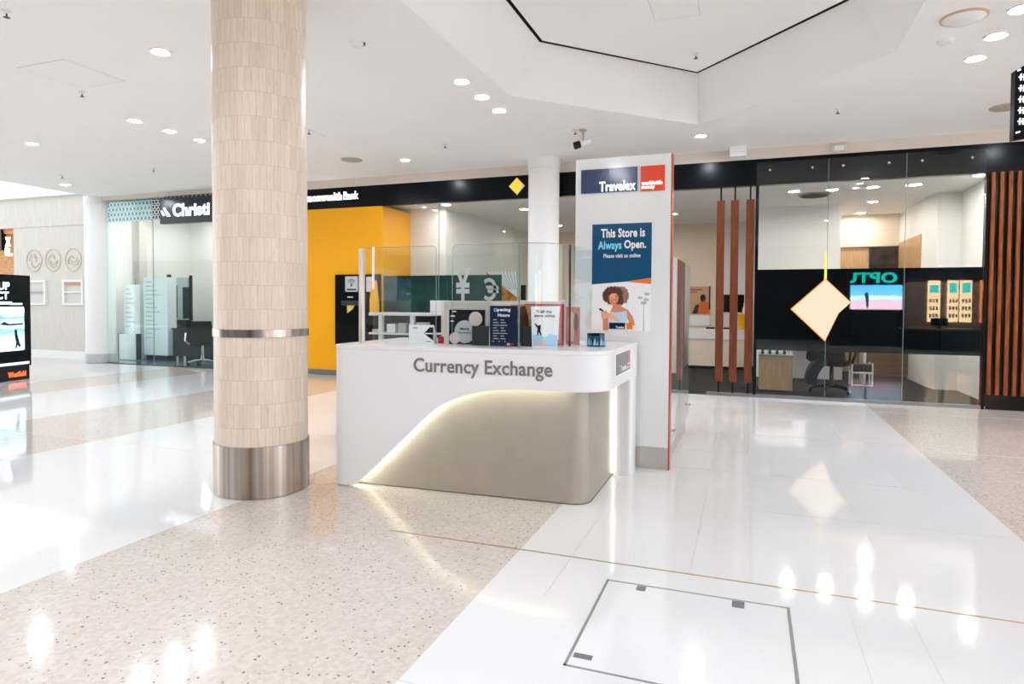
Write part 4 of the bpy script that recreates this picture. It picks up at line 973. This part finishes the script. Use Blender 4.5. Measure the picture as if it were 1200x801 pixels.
def display_stand(x0, x1, ztop, label, y=10.9, boxed=False):
    t = thing('product_stand', label, 'display stand', ((x0+x1)/2, y, 0), 'pale stands inside the salon window')
    b = MB(); b.box(x0, x1, y, y+.25, .13 if not boxed else .02, ztop); obj('stand_panel', b, M['green_sheen'], t, bev=.004)
    b = MB()
    for k in range(14 if not boxed else 9):
        z = ztop-.12-k*(.1 if not boxed else .11); w = (x1-x0)*(.3+.5*((k*5)%4)/4); b.plate(rect(x0+.06,x0+.06+w*.9,z,z+.025), (0,y,0), X1, Z1, 0,.002)
    obj('printed_lines', b, mat('faint teal print' + ('a' if boxed else 'b'), '#a9cdcd', .3), t)
    if boxed:
        b = MB(); b.box(x0-.02, x1+.02, y-.12, y, .02,.62); obj('front_bin', b, M['green_sheen'], t, bev=.004)
        for x in (x0-.03, x1+.03):
            b = MB(); b.box(x-.008, x+.008, y-.13, y-.0, .02,.63); obj('bin_edge', b, M['charcoal'], t)
        b = MB(); b.cyl(((x0+x1)/2,y+.1,ztop),((x0+x1)/2,y+.1,ztop+.15), .006); obj('tag_pole', b, M['grey_metal'], t)
    else:
        b = MB(); b.box(x0+.05, x1-.05, y+.02, y+.23, 0,.13); obj('stand_foot', b, M['desk_black'], t)
display_stand(-13.95,-13.43, 1.78, 'shorter pale product stand with front bin in salon window', 11.1, True)
display_stand(-13.37,-12.62, 1.95, 'taller pale printed product stand in salon window', 11.15)
t = thing('reception_desk', 'black gloss reception desk inside the salon', 'desk', (-12, 11.5, 0))
b = MB(); b.box(-12.57,-10.5, 11.25, 11.8, .05,.74); obj('desk_body', b, M['desk_black'], t, bev=.005)
b = MB(); b.box(-12.59,-10.45, 11.22, 11.83, .74,.77); obj('desk_top', b, M['desk_black'], t)
for x in (-12.42,-12.2):
    b = MB(); b.box(x-.03, x+.03, 11.23, 11.25, 0,.12); obj('desk_foot', b, M['steel'], t)
t = thing('styling_mirror', 'black framed styling mirror on the salon wall', 'mirror', (-13.7, 12.6, 1))
MYo = 12.4
for x in (-14.04+.35,-13.3): pass
b = MB(); b.box(-14.05,-13.97, MYo, MYo+.06, .0, 2.08); b.box(-13.30,-13.25, MYo, MYo+.06, .9, 2.05); b.box(-13.97,-13.30, MYo, MYo+.06, .84,.92); obj('mirror_frame', b, M['desk_black'], t)
b = MB(); b.box(-13.97,-13.3, MYo+.03, MYo+.05, .92, 2.0); obj('mirror_glass', b, mat('mirror silver', '#c7dbe0', .02, 1.), t)
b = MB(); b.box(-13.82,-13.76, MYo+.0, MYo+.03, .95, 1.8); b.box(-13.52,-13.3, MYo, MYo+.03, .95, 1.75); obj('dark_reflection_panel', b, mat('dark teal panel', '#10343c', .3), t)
b = MB(); b.box(-13.93,-13.1, MYo-.35, MYo-.01, .0,.84); o = obj('styling_shelf', b, M['desk_black'], None, (-13.3,MYo-.2,0), bev=.005); tag(o, 'black styling shelf unit under the salon mirror', 'shelf')
star_chair((-11.22, 10.82, 0), -2.55, 'black salon chair with chrome arms and star base', M['chrome'], M['black'], 1.0)
b = MB(); b.plate(circ(0,0,.12,20), (-12.9, 13.19, 1.35), X1, Z1, 0,.01); b.plate(rect(-.16,.16,-.2,-.14), (-12.9,13.19,1.35), X1, Z1, 0,.01); o = obj('wall_emblem', b, M['print_grey'], None, (-12.9,13.19,1.35)); tag(o, 'small grey emblem on the white salon wall', 'emblem')
for x, y, l in ((-12.4,11.6,'added salon downlight near the glass joint'),(-11.0,11.6,'added salon downlight under the black sign'),(-12.9,12.5,'added salon downlight by the rear wall'),(-9.6,11.6,'added salon downlight behind the stone column'),(-11.6,12.5,'added salon downlight above the reception desk'),(-13.2,11.3,'added salon downlight above the product stands')):
    downlight(x, y, 3.62, l, 'downlights added in the salon', M['lens_bank'], .09)  # unseen lamps, added to brighten the salon interior

# ------------------------------------------------------------------ ceiling fittings
for (x, y), l in zip(((-5.17,4.52),(-7.46,6.12),(-7.46,6.65),(-7.46,7.17),(-2.86,6.18),(-2.86,6.72),(-2.86,7.26),(-5.29,9.26),(-.66,9.28),(1.96,7.22),(1.96,6.68),(1.96,6.14),(-12.89,9.0)),
    ('alone at upper left, before the stone column','nearest of the row of three left of the stone column','middle of the row of three left of the stone column','farthest of the row of three left of the stone column',
     'nearest of the row of three left of the coffer','middle of the row of three left of the coffer','farthest of the row of three left of the coffer','alone in front of the black fascia above the cash machine',
     'alone above the tall sign panel','farthest of the row of three right of the coffer','middle of the row of three right of the coffer','nearest of the row of three right of the coffer','far left beside the skylight edge')):
    downlight(x, y, C, 'ceiling downlight ' + l, 'downlights in the mall ceiling', M['lens'], .075)
k = 0
for (x, y) in ((-5.17,-.4),(-2.2,-.9),(-3.4,-.6),(-2.2,-.2),(1.8,-.6),(-1.0,-.6),(.6,-.6),(-7.46,1.2),(-2.86,.9),(1.96,.9),(-10,4.5),(-10,6.5),(4.6,4.5),(4.6,7.5),(-10.,2.),(-12.6,5),(3.4,9.0),(6.2,6.0)):  # unseen downlights: repeats of the rows plus lamps added as frontal fill
    downlight(x, y, C, 'ceiling downlight added outside the picture to light the mall', 'downlights added beyond the frame', M['lens'], .075); k += 1

spr = None
for (x, y, z), l in zip(((-5.61,3.47,C),(-6.98,5.08,C),(-11.97,8.31,C),(-9.81,8.41,C),(-4.2,8.51,C),(.95,8.52,C),(-2.22,8.41,C),(-5.61,7.23,C),(-.62,7.77,ZI-.004)),
    ('at the upper left corner','left of the stone column near the hatch','far left near the skylight','between skylight and salon sign','right of the stone column near the fascia','right of the coffer','beside the security camera','just right of the stone column','inside the raised coffer')):
    if spr is None:
        spr = thing('ceiling_sprinkler', 'small sprinkler head '+l, 'sprinkler', (x,y,z), 'sprinklers')
        b = MB(); b.lathe([(.034,0),(.03,-.008),(.012,-.01),(.01,-.03),(.001,-.03)], (x,y,z), 14); obj('rose', b, M['white'], spr)
        b = MB(); b.lathe([(.006,-.03),(.006,-.055),(.024,-.058),(.022,-.062),(.001,-.062)], (x,y,z), 12); obj('deflector', b, M['charcoal'], spr)
    else: copy_tree(spr, (x,y,z), 'small sprinkler head '+l)

# round ceiling speakers and detectors
def disc(name, x, y, z, r, label, cat, m, drop=.015):
    b = MB(); b.lathe([(.001,-drop),(r*.9,-drop),(r,-drop*.6),(r,0)], (x,y,z), 32); o = obj(name, b, m, None, (x,y,z)); return tag(o, label, cat)
disc('ceiling_speaker', -6.12, 8.97, C, .17, 'flat grey round ceiling speaker right of the stone column', 'speaker', mat('speaker grille grey', '#a9a59f', .6))
disc('ceiling_speaker', 2.79, 9.1, C, .17, 'flat beige round ceiling speaker beside the hanging sign', 'speaker', mat('speaker grille beige', '#b5a99b', .6))
t = thing('ceiling_dome', 'large white ceiling dome with tan rim at upper right', 'dome', (1.59,6.17,C))
b = MB(); b.lathe([(.17,0),(.165,-.012),(.155,-.014)], (1.59,6.17,C), 40); obj('dome_rim', b, mat('tan rim', '#c9a98a', .5), t)
b = MB(); b.lathe([(.155,-.012),(.13,-.03),(.07,-.045),(.001,-.05)], (1.59,6.17,C), 32); obj('dome_cap', b, M['white'], t)
disc('smoke_detector', 1.58, 6.65, C, .06, 'small round smoke detector next to the ceiling dome', 'detector', M['white'], .03)
t = thing('ceiling_sensor', 'round white sensor with dark slot above the stone column', 'sensor', (-3.33,4.96,C))
b = MB(); b.lathe([(.001,-.035),(.05,-.032),(.062,-.018),(.065,.003)], (-3.33,4.96,C), 28); obj('sensor_cap', b, M['white'], t)
b = MB(); b.lathe([(.075,-.001),(.075,-.012),(.066,-.012),(.066,-.001)], (-3.33,4.96,C), 20, a0=.2, a1=2.9); obj('dark_slot', b, M['black_matt'], t)
# hatch outlines in the ceiling
for k, (x0, x1, y0, y1, z, l) in enumerate(((-6.9,-6.22,4.35,5.0,C,'square ceiling access hatch at the upper left'),(-6.5,-5.6,7.0,7.6,C,'ceiling access hatch beside the stone column'),(-.95,-.5,6.2,6.75,ZI-.004,'square access hatch in the coffer ceiling'))):
    t = thing('ceiling_hatch', l, 'access hatch', ((x0+x1)/2,(y0+y1)/2,z))
    b = MB(); b.box(x0+.006, x1-.006, y0+.006, y1-.006, z-.0035, z-.0005); obj('hatch_lid', b, M['paint'], t)
    b = MB()
    for q in (rect(x0,x1,y0,y0+.005), rect(x0,x1,y1-.005,y1), rect(x0,x0+.005,y0,y1), rect(x1-.005,x1,y0,y1)): b.prism(q, z-.003, z-.0005)
    obj('hatch_edge', b, mat('hatch line %d' % k, '#cdc8c2', .6), t)
# security camera
t = thing('security_camera', 'white bracket security camera with black lens hood under the ceiling', 'security camera', (-2.12,8.44,C))
b = MB(); b.cyl((-2.12,8.44,C),(-2.12,8.44,C-.02), .05, seg=20); b.cyl((-2.12,8.44,C-.02),(-2.12,8.44,C-.16), .014, seg=12); obj('bracket', b, mat('camera bracket', '#b9ae9f', .5), t)
b = MB(); d = V((-.86,-.35,-.32)).normalized(); p = V((-2.10,8.45,C-.17)); b.tube([p-d*.08, p+d*.06], .038, 16); hs = obj('housing', b, M['white'], t)
b = MB(); b.tube([p+d*.06, p+d*.065, p+d*.15, p+d*.155], [.04,.048,.05,.03], 16); obj('lens_hood', b, M['black'], hs)
# boxes on the bulkhead
t = thing('wall_sensor_box', 'white box sensor mounted where ceiling meets bulkhead', 'sensor box', (-.18,10.1,3.6))
b = MB(); b.box(-.30,-.07, 10.02, 10.3, 3.57, C); obj('box_body', b, M['paint'], t, bev=.01)
b = MB(); b.box(-.28,-.09, 10.012, 10.02, 3.585, 3.64); obj('box_window', b, M['white'], t)
t = thing('emergency_light', 'small square emergency light on the beige bulkhead', 'emergency light', (1.17,10.28,3.6))
b = MB(); b.box(1.08,1.26, 10.24, 10.302, 3.58, 3.68); obj('light_body', b, M['paint_warm'], t, bev=.008)
b = MB(); b.box(1.11,1.23, 10.236, 10.24, 3.60, 3.66); obj('light_cover', b, M['wall_white'], t)
# hanging directory sign
t = thing('hanging_sign', 'black hanging directory sign with white marks at the right edge', 'hanging sign', (1.9,5.3,2.5))
o_ = V((1.575,5.0,0)); ur = V((.72,.10,0)).normalized()
b = MB(); b.plate([(0,2.46),(.9,2.60),(.9,3.06),(.05,2.93),(0,2.90)], o_, ur, Z1, -.05, 0); obj('sign_body', b, M['fascia'], t)
b = MB()
for k in range(5):
    z = 2.835-k*.07
    b.plate([(.028,z),(.036,z+.003),(.036,z+.045),(.028,z+.04)], o_, ur, Z1, 0,.002); b.plate(rect(.02,.06,z+.018,z+.026), o_, ur, Z1, 0,.002); b.plate(rect(.046,.054,z,z+.04), o_, ur, Z1, 0,.002); b.plate(rect(.065,.3,z+.01,z+.04), o_, ur, Z1, 0,.002)
b.plate([(.012,2.905),(.03,2.91),(.03,2.9),(.012,2.895)], o_, ur, Z1, 0,.002); b.plate([(.012,2.51),(.035,2.515),(.035,2.507),(.012,2.50)], o_, ur, Z1, 0,.002)
obj('white_marks', b, M['lit_white'], t)
for a in (.2,.8):
    p = o_+ur*a; b = MB(); b.cyl((p.x,p.y+.025,2.9),(p.x,p.y+.025,C), .012); obj('hanger_rod', b, M['black'], t)

# ------------------------------------------------------------------ shop opposite, seen as a reflection in the dark glass
OY = -4.0
b = MB(); b.box(3.3, 9, OY-.2, OY, 0, 3.6); struct('wall_opposite', b, M['black_matt'], 'dark rear wall of the shop across the mall', 'wall')
b = MB(); b.box(4.82, 7.9, OY, OY+.03, .3, 2.15); struct('wall_opposite_panel', b, mat('brown shop panel', '#8a7464', .5, noise=.1, nscale=2), 'brown panelled rear wall of the shop across the mall', 'wall')
b = MB(); b.box(-34,-1.5, -7.2, -7.0, 0, 3.7, 2); b.box(-1.5, 9, -7.2, -7.0, 0, 3.7); b.box(2.6, 3.19, -3.95, -3.75, 0, 3.6); b.box(-34, 9, -7.3, -7.2, 3.7, 7.4, 1); struct('wall_opposite_side', b, [M['black_matt'], mat('added upper wall paint', '#eceae8', .7), mat('dim shop front', '#4f4c49', .7)], 'dark shop front across the mall with added pale upper wall', 'wall')  # unseen upper wall added to cut sky haze and bounce fill light
b = MB(); b.box(3.3, 9, OY, -1.6, 2.75, 3.7); struct('ceiling_opposite', b, M['black_matt'], 'dark soffit of the shop across the mall', 'ceiling')
t = thing('teal_shop_sign', 'teal lit letters of the shop opposite, mirrored in the dark glass', 'shop sign', (3.9, OY, 2.3))
text('OPTUS', (4.62, OY+.02, 2.13), -X1, Z1, 1.9, .36, M['teal'], t, 'sign_lettering', .05, .03)
t = thing('shop_television', 'bright beach scene television of the shop opposite, mirrored in the glass', 'television', (4.1, OY+.05, 1.65))
b = MB(); b.box(3.21, 4.80, OY, OY+.05, 1.22, 2.08); obj('television_body', b, M['black'], t)
tvm = MB(); tvm.box(3.23, 4.78, OY+.05, OY+.055, 1.24, 2.06); obj('television_picture', tvm, M['tv'], t)
b = MB(); b.plate([(-3.78,1.3),(-3.72,1.3),(-3.70,1.55),(-3.66,1.75),(-3.72,1.85),(-3.78,1.75),(-3.80,1.55)], (0,OY+.056,0), -X1, Z1, 0,.004); obj('figure_on_screen', b, mat('screen figure blue', '#2b5f9a', .4, em=.8), t)
shelf_mats = [mat('display cream', '#f0d8bd', .4, em=5, emcol='#f0c79a'), mat('display teal lit', '#2fb5aa', .4, em=4), mat('display product dark', '#3a2a25', .4), mat('display orange', '#e0794a', .4, em=4)]
for k, (x0, x1) in enumerate(((5.5,5.85),(6.05,6.35),(6.4,6.72),(6.95,7.3))):
    t = thing('lit_display', ('first lit product bay from the television, mirrored in the glass','second lit product bay from the television, mirrored in the glass','third lit product bay from the television, mirrored in the glass','orange lit product bay farthest from the television, mirrored in the glass')[k], 'display bay', ((x0+x1)/2, OY, .8), 'lit display bays of the shop opposite')
    b = MB(); b.box(x0, x1, OY+.029, OY+.08, .85, 2.2); obj('bay_panel', b, shelf_mats[3 if k == 3 else 0], t)
    b = MB(); b.box(x0+.05, x1-.05, OY+.08, OY+.1, 1.8, 2.12 if k else 2.05); obj('bay_header', b, shelf_mats[1 if k < 3 else 0], t)
    b = MB()
    for i in range(3):
        for j in range(3): b.box(x0+.05+.09*i, x0+.10+.09*i, OY+.08, OY+.1, 1.0+j*.24, 1.12+j*.24)
    obj('hung_products', b, shelf_mats[2], t)
t = thing('opposite_desk', 'dark desk with panel front of the shop opposite, mirrored in the glass', 'desk', (5.6, -2.5, 0))
b = MB(); b.box(4.5, 6.6, -2.9, -2.4, .62,.68); obj('desk_top', b, mat('desk grey brown', '#6d625a', .4), t)
b = MB(); b.box(5.55, 6.58, -2.45, -2.4, 0,.62); obj('desk_front', b, mat('dark teal panel front', '#0a2a33', .3), t)
text('OPTUS', (6.4, -2.399, .33), -X1, Z1, .62, .13, mat('faint teal letters', '#1c4d58', .3), t, 'desk_lettering', .004, .02)
b = MB(); b.box(4.5, 5.55, -2.5, -2.45, 0,.62); obj('desk_side', b, M['black_matt'], t)
t = thing('desk_screen', 'dark monitor on the desk of the shop opposite, mirrored in glass', 'monitor', (5.6,-2.6,.68))
b = MB(); b.box(5.3, 5.75, -2.62,-2.58, .76, 1.0); obj('monitor_screen', b, M['black'], t)
b = MB(); b.box(5.48,5.56,-2.66,-2.6,.68,.8); obj('monitor_stand', b, M['black'], t)
for x, l in ((4.3,'by the television'),(5.3,'left of the product bays'),(6.3,'above the middle product bay'),(7.3,'above the last product bay')):
    downlight(x, OY+1.0, 2.75, 'soffit downlight of the shop opposite, '+l, 'downlights of the shop opposite', M['lens'], .075)
for k, (x, l) in enumerate(((4.4,'shop spotlight above the television'),(5.7,'shop spotlight above the first bay'),(6.4,'shop spotlight above the third bay'))):
    t = thing('shop_spotlight', l + ' of the opposite shop', 'spotlight', (x, OY+.7, 2.75))
    b = MB(); b.cyl((x,OY+.7,2.75),(x,OY+.7,2.66), .05, seg=16); obj('spot_body', b, M['black'], t)
    b = MB(); b.add([(x+.04*math.cos(2*PI*q/16), OY+.7+.04*math.sin(2*PI*q/16), 2.658) for q in range(16)], [tuple(range(15,-1,-1))]); obj('spot_lens', b, M['lens'], t, fixn=False)

# ------------------------------------------------------------------ daylight and view
w = bpy.data.worlds.new('daylight'); S.world = w; w.use_nodes = True
bg = w.node_tree.nodes['Background']; bg.inputs[1].default_value = 1.
# overcast daylight: brighter towards the horizon than overhead
nt = w.node_tree; tc = nt.nodes.new('ShaderNodeTexCoord'); sp = nt.nodes.new('ShaderNodeSeparateXYZ'); rp = nt.nodes.new('ShaderNodeValToRGB')
rp.color_ramp.elements[0].position = .12; rp.color_ramp.elements[0].color = (1.4, 1.48, 1.53, 1); rp.color_ramp.elements[1].position = .55; rp.color_ramp.elements[1].color = (.82, .87, .90, 1)
nt.links.new(tc.outputs['Generated'], sp.inputs[0]); nt.links.new(sp.outputs['Z'], rp.inputs[0]); nt.links.new(rp.outputs[0], bg.inputs[0])
S.view_settings.view_transform = 'Standard'; S.view_settings.look = 'None'; S.view_settings.gamma = 1.; S.view_settings.use_curve_mapping = False
S.view_settings.exposure = .85
S.cycles.use_denoising = True
S.cycles.max_bounces = 12; S.cycles.diffuse_bounces = 6; S.cycles.transparent_max_bounces = 24; S.cycles.sample_clamp_indirect = 8
